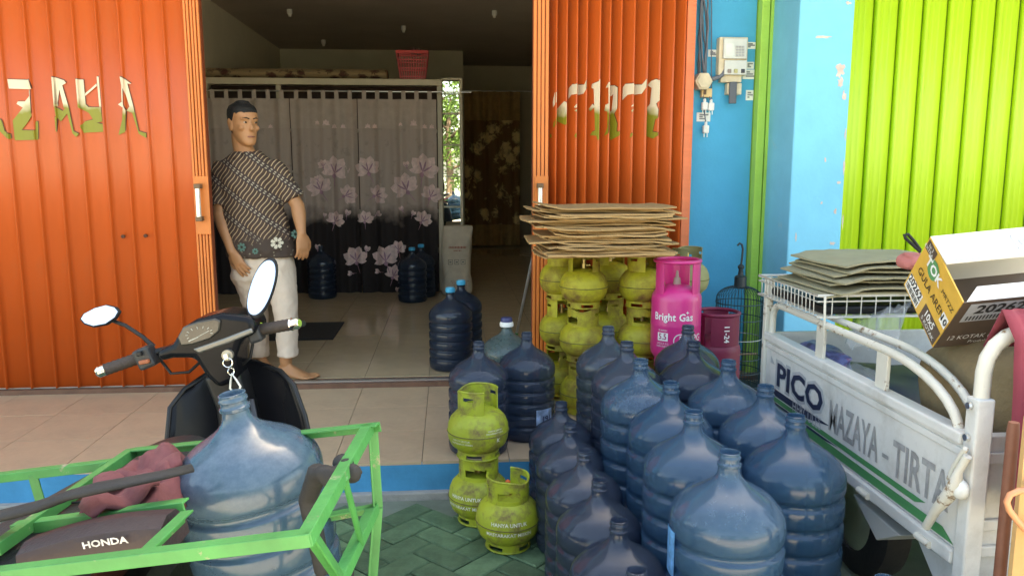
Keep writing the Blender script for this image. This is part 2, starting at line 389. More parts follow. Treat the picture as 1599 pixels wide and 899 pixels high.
# ------------------------------------------------------------------ folding shutters
def slat_mesh(wd, prof, m, z0, z1, lip=.0):
    mb = MB(); rows = []
    for z in (z0, z1): rows.append([(t * wd, d, z) for t, d in prof])
    mb.grid(rows)
    return mb.mesh('slat', m, 30)
PROF_L = [(0, .0), (.02, -.016), (.06, -.022), (.10, -.019), (.13, -.006), (.16, -.002), (.30, .001), (.6, .004), (.9, .004), (.97, .002), (1.0, .0)]
PROF_R = [(0, .040), (.03, .042), (.2, .034), (.45, .018), (.7, .0), (.85, -.014), (.92, -.022), (.96, -.024), (1.0, -.014)]
def prof_y(prof, t):
    for (a, ya), (b, yb) in zip(prof, prof[1:]):
        if a <= t <= b: return ya + (yb - ya) * (t - a) / (b - a)
    return prof[-1][1]
def make_slats(root, edges, prof, m, z0=.185, z1=2.95, y=YS):
    for a, b in zip(edges, edges[1:]):
        o = link('slat', slat_mesh(b - a, prof, m, z0, z1), root, Vector((a, y, 0)) - root.location)
        s_ = o.modifiers.new('solid', 'SOLIDIFY'); s_.thickness = .0025; s_.offset = 1
def letter_mat():
    m = bpy.data.materials.new('two tone sign paint'); m.use_nodes = True; N = m.node_tree.nodes; L = m.node_tree.links; b = N['Principled BSDF']
    ge = N.new('ShaderNodeNewGeometry'); sp = N.new('ShaderNodeSeparateXYZ'); L.new(ge.outputs['Position'], sp.inputs[0])
    nz = N.new('ShaderNodeTexNoise'); nz.inputs['Scale'].default_value = 9; L.new(ge.outputs['Position'], nz.inputs['Vector'])
    ad = N.new('ShaderNodeMath'); ad.operation = 'MULTIPLY_ADD'; ad.inputs[1].default_value = .16; L.new(nz.outputs[0], ad.inputs[0]); L.new(sp.outputs[2], ad.inputs[2])
    mr = N.new('ShaderNodeMapRange'); mr.inputs[1].default_value = LZ + .06; mr.inputs[2].default_value = LZ + .11; L.new(ad.outputs[0], mr.inputs[0])
    mx = N.new('ShaderNodeMix'); mx.data_type = 'RGBA'; mx.inputs[6].default_value = (.26, .25, .02, 1); mx.inputs[7].default_value = (.78, .66, .47, 1)
    L.new(mr.outputs[0], mx.inputs[0]); L.new(mx.outputs[2], b.inputs['Base Color']); b.inputs['Roughness'].default_value = .45
    return m
LZ = P(100, 170, y=YS).z
SIGN = letter_mat(); SIGN_D = mat('dark brown sign outline', (.10, .035, .02), .5)
def letters(root, polys, ox, oy, sc, edges, prof, name='letter_stroke'):
    cuts = []
    for a, b in zip(edges, edges[1:]): cuts += [a + t * (b - a) for t, _ in prof]
    def yat(x):
        for a, b in zip(edges, edges[1:]):
            if a <= x <= b: return prof_y(prof, (x - a) / (b - a))
        return 0
    for shift, off, m, nm in ((0, -.0062, SIGN, name), (-7, -.0046, SIGN_D, name + '_outline')):
        for poly in polys:
            mb = MB(); pts = []
            for zx, zy in poly:
                p = P(ox + zx / sc, oy + (zy + shift) / sc, y=YS); pts.append((p.x + (shift and .003), p.z))
            try: vv, ff = poly_cut(pts, cuts)
            except Exception: continue
            # drop slivers hidden behind a fold: shift each face by the fold at its own centre
            for f in ff:
                cx = sum(vv[i][0] for i in f) / len(f)
                q = []
                for i in f:
                    x, z = vv[i]; xx = x + (cx - x) * 1e-4
                    q.append((x, YS + yat(xx) + off, z))
                mb.add(q, [tuple(range(len(q)))])
            mb.build(nm, m, root, world=True)
# left leaf
lsh = tag(empty('folding_shutter', (-2.2, YS, ZI)), 'orange folding shutter leaf with ZAYA lettering beside the man', 'shutter', 'orange folding shutter leaves')
eL = [P(px, 0, y=YS).x for px in (35, 72, 110, 147, 182, 217, 252, 285)]
while eL[0] > -3.6: eL.insert(0, eL[0] - .1335)
eL_ = eL
make_slats(lsh, eL, PROF_L, ORANGE)
def stile(root, x0, x1, n, m, hx, y=YS):
    wd = (x1 - x0) / n
    for k in range(n):
        MB().bb(x0 + k * wd + .0025, x0 + (k + 1) * wd - .0025, y - .030 - .004 * (k % 2), y + .03, .186, 2.94).build('lead_post', m, root, world=True, bevel=.003)
    MB().bb(x0, x1, y - .02, y + .026, .187, 2.93).build('post_core', mat('dark groove paint', (.25, .05, .015), .6), root, world=True)
    za, zb = P(318, 275, y=y).z, P(318, 365, y=y).z
    pl = MB().bb(hx - .037, hx + .037, y - .040, y - .0345, zb, za).build('handle_plate', m, root, world=True, bevel=.002)
    h = MB(); z1, z2 = P(318, 294, y=y).z, P(318, 337, y=y).z
    h.tube([(hx - .012, y - .075, z1), (hx - .012, y - .075, z2)], .0135, 12)
    hd = h.build('pull_handle', mat('bright nickel handle', (.9, .9, .88), .2, .6), pl, 40, world=True)
    for z in (z1 + .012, z2 - .012):
        b_ = MB(); b_.box((hx - .012, y - .06, z), (.034, .05, .026)); b_.build('bracket', mat('brown handle bracket', (.18, .10, .05), .5), pl, world=True, bevel=.003)
xr = P(312, 0, y=YS).x
stile(lsh, eL[-1] + .004, xr, 5, ORANGE_P, xr - .035)
# bolt holes
for px, py in ((193, 369), (228, 368)):
    p = P(px, py, y=YS - .005); bh = MB(); bh.tube([p, p + Vector((0, -.012, 0))], .010, 8)
    bh.build('bolt', mat('rusty bolt', (.10, .04, .02), .8), lsh, world=True)
LP = [[(0, 570), (20, 600), (45, 690), (110, 720), (115, 765), (60, 750), (0, 690)],
      [(75, 205), (290, 212), (310, 300), (90, 292)],
      [(235, 412), (285, 350), (300, 300), (312, 520), (265, 600), (205, 680), (345, 685), (342, 600), (362, 600), (365, 770), (145, 775), (125, 590), (215, 470), (158, 435), (170, 412)],
      [(495, 185), (522, 190), (550, 460), (518, 465)],
      [(522, 188), (600, 215), (620, 240), (585, 262), (640, 455), (602, 480), (560, 300), (545, 440), (532, 440)],
      [(530, 465), (590, 502), (640, 452), (690, 690), (740, 715), (715, 745), (680, 710), (630, 525), (575, 600), (545, 560)],
      [(530, 560), (550, 560), (552, 700), (535, 690)],
      [(715, 205), (785, 210), (805, 440), (830, 465), (945, 468), (960, 600), (905, 612), (965, 625), (970, 695), (790, 705), (770, 640), (800, 600), (872, 580), (835, 520), (740, 465)],
      [(800, 338), (905, 243), (907, 268), (800, 362)], [(905, 180), (925, 180), (950, 465), (930, 465)],
      [(1120, 180), (1155, 190), (1165, 290), (1165, 440), (1190, 500), (1192, 690), (1110, 725), (1145, 580), (1150, 470), (1105, 440), (1140, 415), (1135, 260)],
      [(1155, 190), (1232, 250), (1195, 245), (1245, 440), (1300, 690), (1370, 710), (1370, 755), (1300, 715), (1240, 520), (1190, 500), (1215, 460), (1165, 290)]]
letters(lsh, LP, 0, 90, 5.992, eL, PROF_L)
# right leaf
rsh = tag(empty('folding_shutter', (.95, YS, ZI)), 'orange folding shutter leaf folded tighter, with TIRTA lettering above the cartons', 'shutter', 'orange folding shutter leaves')
eR = [P(px, 100, y=YS).x for px in (857, 869, 885, 901, 916, 936.6, 952, 969, 989.5, 1010.5, 1030, 1051, 1068)]
make_slats(rsh, eR, PROF_R, ORANGE)
xl = P(832, 0, y=YS).x
stile(rsh, xl, eR[0] - .002, 4, ORANGE_P, xl + .05)
RP = [[(165, 290), (188, 285), (184, 380), (150, 440), (150, 380)], [(184, 530), (186, 600), (150, 640), (155, 590)], [(125, 705), (138, 705), (138, 735), (125, 740)],
      [(197, 450), (260, 375), (288, 400), (284, 605), (262, 612), (197, 570)],
      [(310, 350), (315, 240), (345, 205), (388, 205), (460, 210), (478, 165), (475, 260), (455, 300), (395, 310), (380, 305), (335, 310)],
      [(360, 430), (385, 400), (385, 440), (365, 445)], [(360, 470), (386, 455), (384, 485)], [(360, 720), (375, 695), (386, 700), (375, 745)],
      [(540, 240), (545, 200), (600, 180), (616, 150), (605, 760), (590, 765), (580, 720), (525, 715), (545, 680), (570, 670), (560, 250)], [(515, 450), (550, 400), (570, 430), (530, 475)],
      [(680, 240), (700, 190), (718, 185), (695, 700), (665, 720), (690, 640), (690, 480), (668, 470), (675, 410), (700, 400), (700, 240)],
      [(724, 215), (770, 215), (795, 240), (790, 450), (765, 500), (790, 600), (785, 680), (815, 680), (805, 720), (740, 760), (724, 740), (724, 480), (745, 470), (760, 300), (745, 320), (724, 320)],
      [(855, 360), (860, 230), (880, 200), (950, 200), (1040, 210), (1080, 155), (1075, 240), (1040, 300), (955, 305), (900, 310)], [(925, 430), (950, 400), (945, 430)], [(925, 475), (948, 450), (940, 485)], [(915, 740), (920, 700), (945, 695), (930, 730)],
      [(1110, 210), (1140, 170), (1180, 155), (1215, 175), (1205, 370), (1180, 400), (1195, 460), (1190, 545), (1170, 560), (1150, 680), (1190, 690), (1190, 720), (1150, 750), (1080, 710), (1100, 650), (1110, 470), (1085, 465), (1130, 400), (1145, 240)]]
letters(rsh, RP, 840, 100, 6.42, eR, PROF_R)
j0, j1 = eR[-1] + .004, P(1086, 0, y=YS).x
JAMB = mat('hatched orange jamb', (.70, .17, .065), .55, var=.12, scale=4, dirt=((.5, .22, .14), .3, 40, .4), stretch=(.3, 1, 4))
MB().bb(j0, j1, YS - .03, 4.60, .15, 2.92).build('jamb', JAMB, rsh, world=True, bevel=.004)
jt = MB()
for k in range(110): jt.bb(j0 + .035, j1 - .012, YS - .0335, YS - .029, .30 + k * .023, .308 + k * .023)
jt.build('jamb_ribs', JAMB, rsh, world=True)['kind'] = 'stuff'
# lime jamb left of the pillar and lime shutter right of it
gsh = tag(empty('folding_shutter', (3.2, YS, ZI)), 'lime green folding shutter right of the blue pillar', 'shutter')
eG = [PX1 - .02]
while eG[-1] < 5.2: eG.append(eG[-1] + .1455)
PROF_G = [(0, .008), (.03, -.012), (.06, -.016), (.16, -.015), (.20, -.004), (.24, .0), (.34, .001), (.38, -.003), (.42, .001), (.58, .002), (.62, -.002), (.66, .002), (.9, .004), (.96, .014), (1.0, .016)]
make_slats(gsh, eG, PROF_G, LIME)
gj = tag(empty('jamb_frame', (1.78, 4.55, .15)), 'lime green door jamb strip between blue wall and pillar', 'door frame')
a, b = P(1190, 0, y=4.54).x, P(1212, 0, y=4.54).x
MB().bb(a, a + (b - a) * .58, 4.53, 4.60, .15, 2.9).build('jamb_face', LIME_J, gj, world=True, bevel=.004)
MB().bb(a + (b - a) * .58 + .008, b - .004, 4.54, 4.60, .15, 2.9).build('jamb_edge', LIME_J, gj, world=True, bevel=.003)
jt = MB()
for k in range(100): jt.bb(a + .012, a + (b - a) * .58 - .014, 4.527, 4.531, .35 + k * .024, .358 + k * .024)
jt.build('jamb_ribs', LIME_J, gj, world=True)['kind'] = 'stuff'
MB().bb(a - .004, b + .004, 4.59, 4.615, .15, 2.9).build('jamb_back', mat('dark lime groove', (.14, .30, .02), .6), gj, world=True)
# ================================================================== WATER BOTTLES
PLB = plastic('blue bottle plastic', (.034, .098, .172), (.30, .51, .72), .50, .15, ((.33, .39, .44), .22))
PLS = plastic('scuffed blue bottle plastic', (.046, .105, .165), (.28, .46, .66), .62, .18, ((.33, .38, .42), .34))
PLD = plastic('smoky blue bottle plastic', (.045, .066, .105), (.36, .45, .60), .46, .15, ((.28, .29, .32), .22))
PLK = plastic('dark blue bottle plastic', (.022, .036, .062), (.22, .34, .52), .52, .16, ((.10, .11, .13), .25))
PLG = plastic('green grey bottle plastic', (.075, .125, .125), (.38, .56, .55), .5, .25, ((.25, .28, .27), .35))
def bottle_profile(nr=4):
    p = [(0, .012), (.085, .012), (.100, .002), (.118, 0), (.127, .008), (.131, .022)]
    z0, z1 = .030, .300; pitch = (z1 - z0) / nr
    for k in range(nr):
        z = z0 + k * pitch
        p += [(.1318, z), (.1328, z + .004), (.1328, z + pitch * .56), (.1318, z + pitch * .61), (.1262, z + pitch * .655), (.1238, z + pitch * .70), (.1238, z + pitch * .84), (.1262, z + pitch * .885), (.1310, z + pitch * .93)]
    p += [(.1325, .302), (.1332, .316), (.1328, .330), (.1305, .342), (.1265, .352), (.1200, .362), (.1115, .3715), (.1040, .3805), (.0925, .3895), (.0785, .3985), (.0625, .4075), (.0475, .4165), (.0360, .426), (.0285, .436), (.0252, .446),
          (.0240, .456), (.0272, .458), (.0274, .464), (.0243, .466), (.0236, .470), (.0236, .475), (.0258, .4765), (.0258, .481), (.0238, .483), (.0238, .487), (.0244, .490), (.0226, .491), (.0216, .488), (.0216, .455)]
    return p
def bottle_mesh(m, nr=4, n=44):
    mb = MB(); mb.lathe(bottle_profile(nr), n); return mb.mesh('water_bottle', m, 50)
BM = {k: bottle_mesh(m, nr) for k, m, nr in (('b', PLB, 4), ('d', PLD, 5), ('k', PLK, 5), ('g', PLG, 4), ('s', PLS, 4))}
CAPB = mat('sky blue cap plastic', (.03, .38, .62), .4); CAPW = mat('white cap plastic', (.75, .74, .70), .4); CAPN = mat('navy cap label', (.03, .035, .12), .4)
def cap_mesh(m, h=.028, r=.0285):
    mb = MB(); mb.lathe([(r - .001, .468), (r, .470), (r, .470 + h - .004), (r - .004, .470 + h), (0, .470 + h)], 24)
    for k in range(24):
        a = 2 * math.pi * k / 24; mb.box((r * math.cos(a), r * math.sin(a), .470 + h * .42), (.002, .003, h * .7), rot=(0, 0, a))
    return mb.mesh('cap', m, 40)
CAPM = cap_mesh(CAPB)
def bottle(kind, loc, label, group=None, sc=1.0, rot=None, cap=None):
    rot = rot or (random.uniform(-.012, .012), random.uniform(-.012, .012), random.uniform(0, 6.28))
    if cap:
        e = empty('water_bottle', loc, rot); e.scale = (sc,) * 3
        link('body', BM[kind], e); link('cap', cap, e); o = e
    else: o = link('water_bottle', BM[kind], None, loc, rot, (sc,) * 3)
    return tag(o, label, 'water bottle', group)
# timber deck carrying the two raised rows
deck = tag(empty('plank_deck', (.82, 2.6, 0)), 'low timber deck under the raised rows of blue bottles', 'deck')
ZD = .20
for i, (x, y0) in enumerate(((.575, 1.62), (.665, 1.62), (.755, 1.62), (.88, 1.92), (.97, 1.92), (1.06, 1.92))):
    MB().bb(x - .042, x + .042, y0, 3.56, ZD - .022, ZD).build('plank', WOOD, deck, world=True, bevel=.003)
for y in (1.70, 2.45, 3.2):
    MB().bb(.54 if y > 1.9 else .54, 1.10 if y > 1.9 else .80, y - .04, y + .04, 0.001, ZD - .023).build('bearer', WOOD, deck, world=True, bevel=.003)
grpU = 'empty blue bottles standing in rows on the deck'; grpL = 'empty blue bottles standing in the lower row on the paving'
SC = 1.055
mid = [(951, 510, 3.335), (978, 535, 3.035), (998, 558, 2.745), (1048, 598, 2.43), (1082, 642, 2.125), (1117, 708, 1.80)]
rgt = [(1075, 508, 3.33), (1085, 532, 3.02), (1137, 563, 2.70), (1195, 602, 2.37), (1245, 645, 2.065)]
low = [(880, 630, 3.03), (897, 662, 2.765), (917, 702, 2.49), (955, 748, 2.23), (980, 812, 1.96), (998, 888, 1.69)]
mlab = ['smoky bottle ending the raised row before the yellow gas cylinders', 'smoky bottle second from the gas cylinders in the raised row', 'dusty blue bottle third from the gas cylinders in the raised row',
        'blue bottle fourth from the gas cylinders in the raised row', 'blue bottle with white scuffs, fifth from the gas cylinders', 'large dusty blue bottle at the street end of the raised row']
rlab = ['smoky bottle before the pink gas cylinder', 'smoky bottle just streetward of the one before the pink cylinder', 'blue bottle in the row along the truck, below the bird cage',
        'blue bottle beside the first letters on the truck side', 'clear blue ribbed bottle at the street end of the row along the truck']
llab = ['dark bottle at the step, first of the lower row', 'dark bottle second from the step in the lower row', 'dark ribbed bottle third from the step in the lower row',
        'dark bottle fourth from the step in the lower row', 'dark bottle fifth from the step in the lower row', 'dark bottle at the street end of the lower row']
for i, (px, py, y) in enumerate(mid):
    q = P(px, py, y=y); bottle('d' if i < 2 else 'b', (max(q.x + .004, .672), y, ZD + .001), mlab[i], grpU, SC)
for i, (px, py, y) in enumerate(rgt):
    q = P(px, py, y=y); bottle('d' if i < 2 else 'b', (q.x, y, ZD + .001), rlab[i], grpU, SC)
for i, (px, py, y) in enumerate(low):
    q = P(px, py, y=y); bottle('d' if i < 2 else 'k' if i < 0 else 'd', (min(q.x - .008, .436), y, .002), llab[i], grpL, .97)
bottle('b', (.975, 1.615, .002), 'bottle standing low on the paving under the truck side', None, .97)
# torn label on the street-end bottle (the blue flash at its side)
fb = bpy.data.objects[[o.name for o in bpy.data.objects if o.get('label') == mlab[5]][0]]
lb = MB(); rows = []
for z in (.20, .23, .26, .29, .31):
    rows.append([(.1342 * math.cos(R(a)), .1342 * math.sin(R(a)), z) for a in range(168, 196, 4)])
lb.grid(rows)
fl_ = lb.build('label', mat('blue white label', (.10, .32, .62), .4, var=.5, scale=40), fb, 60); fb.rotation_euler = (0, 0, .0)
# bottles on the terrace
b1 = bottle('d', (.118, 3.42, ZT + .002), 'smoky grey bottle on the terrace edge behind the stacked gas cylinders', 'smoky bottles on the terrace', 1.0)
b2 = bottle('d', (.352, 3.60, ZT + .002), 'smoky bottle with a blue white label beside the right shutter', None, 1.0, (0, 0, 0))
lb = MB(); lb.grid([[(.1342 * math.cos(R(a)), .1342 * math.sin(R(a)), z) for a in range(-76, -34, 3)] for z in (.07, .10, .13, .155)])
l2 = lb.build('label', mat('white blue printed label', (.30, .42, .62), .4, var=.6, scale=28), b2, 60)
lt = MB(); put_text(lt, '191', lambda x, y: Vector((.1348 * math.cos(R(-52) + x / .134), .1348 * math.sin(R(-52) + x / .134), .108 + y)), .04, bold=.02)
lt.build('print', mat('navy print', (.01, .02, .09), .5), l2)
b3 = bottle('g', (.285, 3.905, ZT + .002), 'green tinted bottle with white and navy cap beside the mop pole', None, 1.0, None, CAPM)
for k in kids(b3):
    if k.name.startswith('cap'): bpy.data.objects.remove(k)
m_ = MB(); m_.lathe([(.033, .460), (.035, .462), (.035, .478), (.030, .484)], 24); m_.build('cap', CAPW, b3, 40)
m_ = MB(); m_.lathe([(.030, .483), (.029, .500), (.026, .506), (0, .507)], 24); m_.build('cap_seal', CAPN, b3, 40)
# inside
bottle('k', (.0, 4.79, ZI + .002), 'dark blue bottle with sky blue cap just inside the doorway', 'capped bottles inside the doorway', 1.0, None, CAPM)
bottle('k', (.075, 5.10, ZI + .002), 'dark bottle with sky blue cap standing behind another capped one', 'capped bottles inside the doorway', 1.0, None, CAPM)
bottle('k', (-1.205, 7.55, ZI + .002), 'dark bottle before the floral curtain, beside the man', 'dark bottles before the floral curtain', 1.0)
bottle('k', (-.345, 7.28, ZI + .002), 'dark bottle with blue cap before the floral curtain by the sack', 'dark bottles before the floral curtain', 1.0, None, CAPM)
bottle('k', (-.27, 7.56, ZI + .002), 'dark bottle tucked against the curtain behind the capped one', 'dark bottles before the floral curtain', 1.0, None, CAPM)

# ================================================================== GAS CYLINDERS
GREEN = mat('green gas cylinder paint', (.36, .41, .030), .5, var=.16, scale=9, bump=.15, bscale=60, dirt=((.17, .12, .045), .52, 13, .18), rnd=.08)
GREENY = mat('rusty yellow green cylinder paint', (.46, .41, .024), .55, var=.18, scale=9, bump=.15, bscale=60, dirt=((.17, .085, .025), .66, 8, .25), rnd=.10)
GREEND = mat('dusty olive cylinder paint', (.30, .29, .13), .75, var=.15, scale=7, dirt=((.16, .13, .07), .35, 7, .4))
PINK = mat('pink cylinder paint', (.68, .032, .215), .32, var=.06, scale=6, coat=.2, dirt=((.5, .10, .2), .12, 9, .4))
MAROON = mat('dusty maroon cylinder paint', (.20, .014, .050), .5, var=.12, scale=6, dirt=((.28, .10, .11), .4, 5, .5))
DUST = mat('dust film', (.45, .28, .24), .9)
BRASS = mat('brass valve', (.55, .42, .18), .35, .9)
PRINTW = mat('white stencil print', (.75, .74, .62), .6, var=.25, scale=60)
def collar(mb, r, z0, z1, a0, a1, holes=(), top=None, n=48, m=8, th=.004):
    """rolled sheet ring between two angles; holes = (a_lo,a_hi,z_lo,z_hi) left open; top(a) lowers the rim"""
    da = (a1 - a0) / n
    def zz(a, k): 
        zt = top(a) if top else z1
        return z0 + (zt - z0) * k / m
    keep = set()
    for i in range(n):
        for k in range(m):
            a = math.degrees(a0 + (i + .5) * da); z = zz(a0 + (i + .5) * da, k + .5)
            if not any(h[0] <= a <= h[1] and h[2] <= z <= h[3] for h in holes): keep.add((i, k))
    def pt(i, k, rr): a = a0 + i * da; return (rr * math.cos(a), rr * math.sin(a), zz(a, k))
    vi = {}; vv = []; ff = []
    def V(i, k, s):
        if (i, k, s) not in vi: vi[(i, k, s)] = len(vv); vv.append(pt(i, k, r + (th / 2 if s else -th / 2)))
        return vi[(i, k, s)]
    full = abs(a1 - a0 - 2 * math.pi) < 1e-6
    for (i, k) in keep:
        j = (i + 1) % n if full else i + 1
        ff.append((V(i, k, 1), V(j, k, 1), V(j, k + 1, 1), V(i, k + 1, 1))); ff.append((V(i, k + 1, 0), V(j, k + 1, 0), V(j, k, 0), V(i, k, 0)))
        im = (i - 1) % n if full else i - 1; ip = (i + 1) % n if full else i + 1
        if (im, k) not in keep: ff.append((V(i, k, 0), V(i, k, 1), V(i, k + 1, 1), V(i, k + 1, 0)))
        if (ip, k) not in keep: ff.append((V(j, k, 1), V(j, k, 0), V(j, k + 1, 0), V(j, k + 1, 1)))
        if (i, k - 1) not in keep: ff.append((V(j, k, 0), V(i, k, 0), V(i, k, 1), V(j, k, 1)) [::-1])
        if (i, k + 1) not in keep: ff.append((V(i, k + 1, 0), V(j, k + 1, 0), V(j, k + 1, 1), V(i, k + 1, 1)) [::-1])
    mb.add(vv, ff)
RB3 = .119
PROF3 = [(0, .022), (.05, .024), (.085, .034), (.107, .054), (.117, .078), (.119, .095), (.1205, .104), (.1205, .110), (.119, .118), (.117, .136), (.107, .160), (.088, .180), (.06, .193), (.03, .198), (0, .199)]
def r3(z):
    for (ra, za), (rb, zb) in zip(PROF3, PROF3[1:]):
        if za <= z <= zb: return ra + (rb - ra) * (z - za) / max(zb - za, 1e-6)
    return .1
def body3(m):
    mb = MB(); mb.lathe(PROF3, 36); return mb.mesh('body', m, 60)
def parts3(m):
    foot = MB(); collar(foot, .080, .0, .046, 0, 2 * math.pi, [(20, 70, .008, .026), (110, 160, .008, .026), (200, 250, .008, .026), (290, 340, .008, .026)], n=48, m=6)
    foot.tube([(.082 * math.cos(2 * math.pi * k / 32), .082 * math.sin(2 * math.pi * k / 32), .004) for k in range(32)], .004, 6, closed=True)
    # collar: a C-shaped sheet, open towards -x side gap, with a viewing window and a hand slot
    cl = MB(); collar(cl, .077, .172, .272, R(-205), R(75), [(-125, -60, .198, .232), (10, 44, .236, .250), (-190, -160, .236, .250)], n=64, m=14,
                      top=lambda a: .272 - .016 * max(0, math.sin((a + R(115)) * 1.3)) ** 3)
    cl.tube([(.077 * math.cos(R(a)), .077 * math.sin(R(a)), .272 - .016 * max(0, math.sin((R(a) + R(115)) * 1.3)) ** 3) for a in range(-205, 78, 8)], .0042, 6)
    vl = MB(); vl.tube([(0, 0, .190), (0, 0, .222)], .016, 10); vl.tube([(0, 0, .222), (0, 0, .244)], .010, 10); vl.tube([(0, 0, .214), (-.03, -.012, .214)], .008, 8)
    sm = MB(); sm.tube([(.1208 * math.cos(2 * math.pi * k / 48), .1208 * math.sin(2 * math.pi * k / 48), .107) for k in range(48)], .0022, 5, closed=True)
    return [('body', body3(m)), ('foot_ring', foot.mesh('foot_ring', m, 50)), ('collar', cl.mesh('collar', m, 50)), ('valve', vl.mesh('valve', BRASS, 50)), ('weld_seam', sm.mesh('weld_seam', mat('dark weld seam', (.13, .12, .03), .7), 60))]
G3 = {'g': parts3(GREEN), 'y': parts3(GREENY), 'd': parts3(GREEND)}
def wrap3(mb, s, z, size, a0=-90, **k):
    def fn(x, y):
        r_ = r3(z + y) + .0012; a = R(a0) + x / r_
        return Vector((r_ * math.cos(a), r_ * math.sin(a), z + y))
    put_text(mb, s, fn, size, **k)
txt = MB(); wrap3(txt, 'HANYA UNTUK', .128, .019, bold=.02); wrap3(txt, 'MASYARAKAT MISKIN', .090, .019, bold=.02, sx=.95); TXT3 = txt.mesh('stencil', PRINTW)
txt = MB(); wrap3(txt, 'HANYA UNTUK', .092, .011, -120); wrap3(txt, 'MASYARAKAT MISKIN', .080, .010, -120)
txb = MB(); wrap3(txb, 'HANYA UNTUK', .132, .009, -52); wrap3(txb, 'MASYARAKAT MISKIN', .122, .008, -52); wrap3(txb, 'K', .092, .022, -46, bold=.02); TXT3T = txb.mesh('stencil', PRINTW)
TXT3S = txt.mesh('stencil', PRINTW)
def gas3(kind, loc, rotz, label, group=None, text=None, tilt=0, a_off=0):
    e = empty('gas_cylinder', loc, (tilt, 0, rotz))
    for nm, me in G3[kind]: link(nm, me, e)
    if text is not None: link('stencil', text, e, (0, 0, 0), (0, 0, R(a_off) - rotz))
    return tag(e, label, 'gas cylinder', group)
# the three by the step
gl = 'green three-kilo gas cylinders by the step'
gas3('g', (.205, 2.80, .001), R(4), 'green gas cylinder on the pavers with white stencilled words and orange valve seal', gl, TXT3, 0, -2)
sc_ = kids(bpy.data.objects['gas_cylinder'])
m_ = MB(); m_.ball((0, 0, .246), .010, 8, 6); m_.build('valve_seal', mat('orange valve seal', (.7, .12, .02), .5), bpy.data.objects['gas_cylinder'], 60)
gas3('g', (.105, 3.03, .001), R(-8), 'green gas cylinder carrying another one on its collar at the step', gl, TXT3, 0, -30)
gas3('g', (.103, 3.012, .2755), R(-150), 'green gas cylinder stacked on another beside the terrace step', gl, TXT3S, 0, -6)
st_up = [o for o in bpy.data.objects if o.get('label') == 'green gas cylinder stacked on another beside the terrace step'][0]; link('stencil', TXT3T, st_up, (0, 0, 0), (0, 0, R(-6) - R(-150)))
# the wall of cylinders before the right shutter: tiers on the terrace
gw = 'yellow green gas cylinders stacked before the right shutter'
T0 = ZT + .002; PT = .2745
cols3 = [(.675, 3.93, 'front left column'), (.975, 3.93, 'front middle column')]
tn = ['bottom tier', 'middle tier', 'top tier']
for ci, (x, y, cn_) in enumerate(cols3):
    for t in range(3):
        gas3('y', (x + random.uniform(-.004, .004), y, T0 + t * PT), R([35, -60, 140][t] + ci * 50), 'rusty yellow green cylinder, %s of the %s' % (tn[t], ['carton-bearing column by the lead post', 'carton-bearing column by the pink one'][ci]), gw)
for t in range(3):
    gas3('y', (.60, 4.20, T0 + t * PT), R(100 + t * 70), 'yellow green cylinder, %s of the column tucked against the shutter post' % tn[t], gw)
    gas3('y', (.86, 4.21, T0 + t * PT), R(20 + t * 80), 'shaded green cylinder, %s of the column behind the gap' % tn[t], gw)
for t in range(3):
    gas3('d', (1.275, 4.17, T0 + t * PT), R(60 + t * 60), 'dusty olive cylinder, %s of the column behind the pink one' % tn[t], gw)
# 5.5 kg cylinders
RB5 = .121
PROF5 = [(0, .03), (.07, .034), (.104, .048), (.118, .070), (.121, .090), (.121, .205), (.1222, .212), (.1222, .218), (.121, .225), (.121, .335), (.118, .355), (.108, .375), (.088, .392), (.055, .404), (.02, .409), (0, .410)]
def parts5(m, e):
    mb = MB(); mb.lathe(PROF5, 40); mb.build('body', m, e, 60)
    f = MB(); collar(f, .098, 0, .06, 0, 2 * math.pi, [(30, 80, .01, .03), (210, 260, .01, .03)], n=40, m=6); f.build('foot_ring', m, e, 50)
    for a0, a1 in ((-172, -140), (-64, -20), (40, 110)):
        h = MB(); collar(h, .108, .36, .520, R(a0), R(a1), n=10, m=4, th=.006); h.build('handle_stay', m, e, 50)
    h = MB(); h.tube([(.108 * math.cos(2 * math.pi * k / 36), .108 * math.sin(2 * math.pi * k / 36), .524) for k in range(36)], .0095, 8, closed=True); h.build('handle_ring', m, e, 60)
    v = MB(); v.tube([(0, 0, .400), (0, 0, .44)], [.020, .016], 12); v.tube([(0, 0, .44), (0, 0, .475)], [.010, .005], 10); v.build('valve', mat('dusty valve', (.42, .30, .26), .7), e, 50)
def wrap5(mb, s, z, size, a0, r_=.1224, **k):
    put_text(mb, s, lambda x, y: Vector((r_ * math.cos(R(a0) + x / r_), r_ * math.sin(R(a0) + x / r_), z + y)), size, **k)
gas3('y', (1.105, 3.765, T0), 0, 'green cylinder at floor level supporting the pink one', gw)
pk = tag(empty('gas_cylinder', (1.105, 3.765, T0 + .277), (0, 0, 0)), 'bright pink gas cylinder with white Bright Gas lettering', 'gas cylinder')
parts5(PINK, pk)
FA = -107
t_ = MB(); wrap5(t_, 'Bright Gas', .262, .050, FA - 6, .1224, bold=.022, spacing=1.05, sx=.90); br = t_.build('print_outline', mat('white label print', (.82, .80, .78), .5), pk)
mat('magenta print', (.42, .015, .13), .5)
t_ = MB(); wrap5(t_, '+', .285, .03, FA + 27, bold=.02); t_.build('print_plus', _m['white label print'], pk)
def patch5(mb, a0, a1, z0, z1, r_=.1223, n=8):
    mb.grid([[(r_ * math.cos(R(a0 + (a1 - a0) * k / n)), r_ * math.sin(R(a0 + (a1 - a0) * k / n)), z) for k in range(n + 1)] for z in (z0, z1)])
t_ = MB(); patch5(t_, FA - 42, FA - 16, .145, .185); lp = t_.build('weight_label', _m['white label print'], pk)
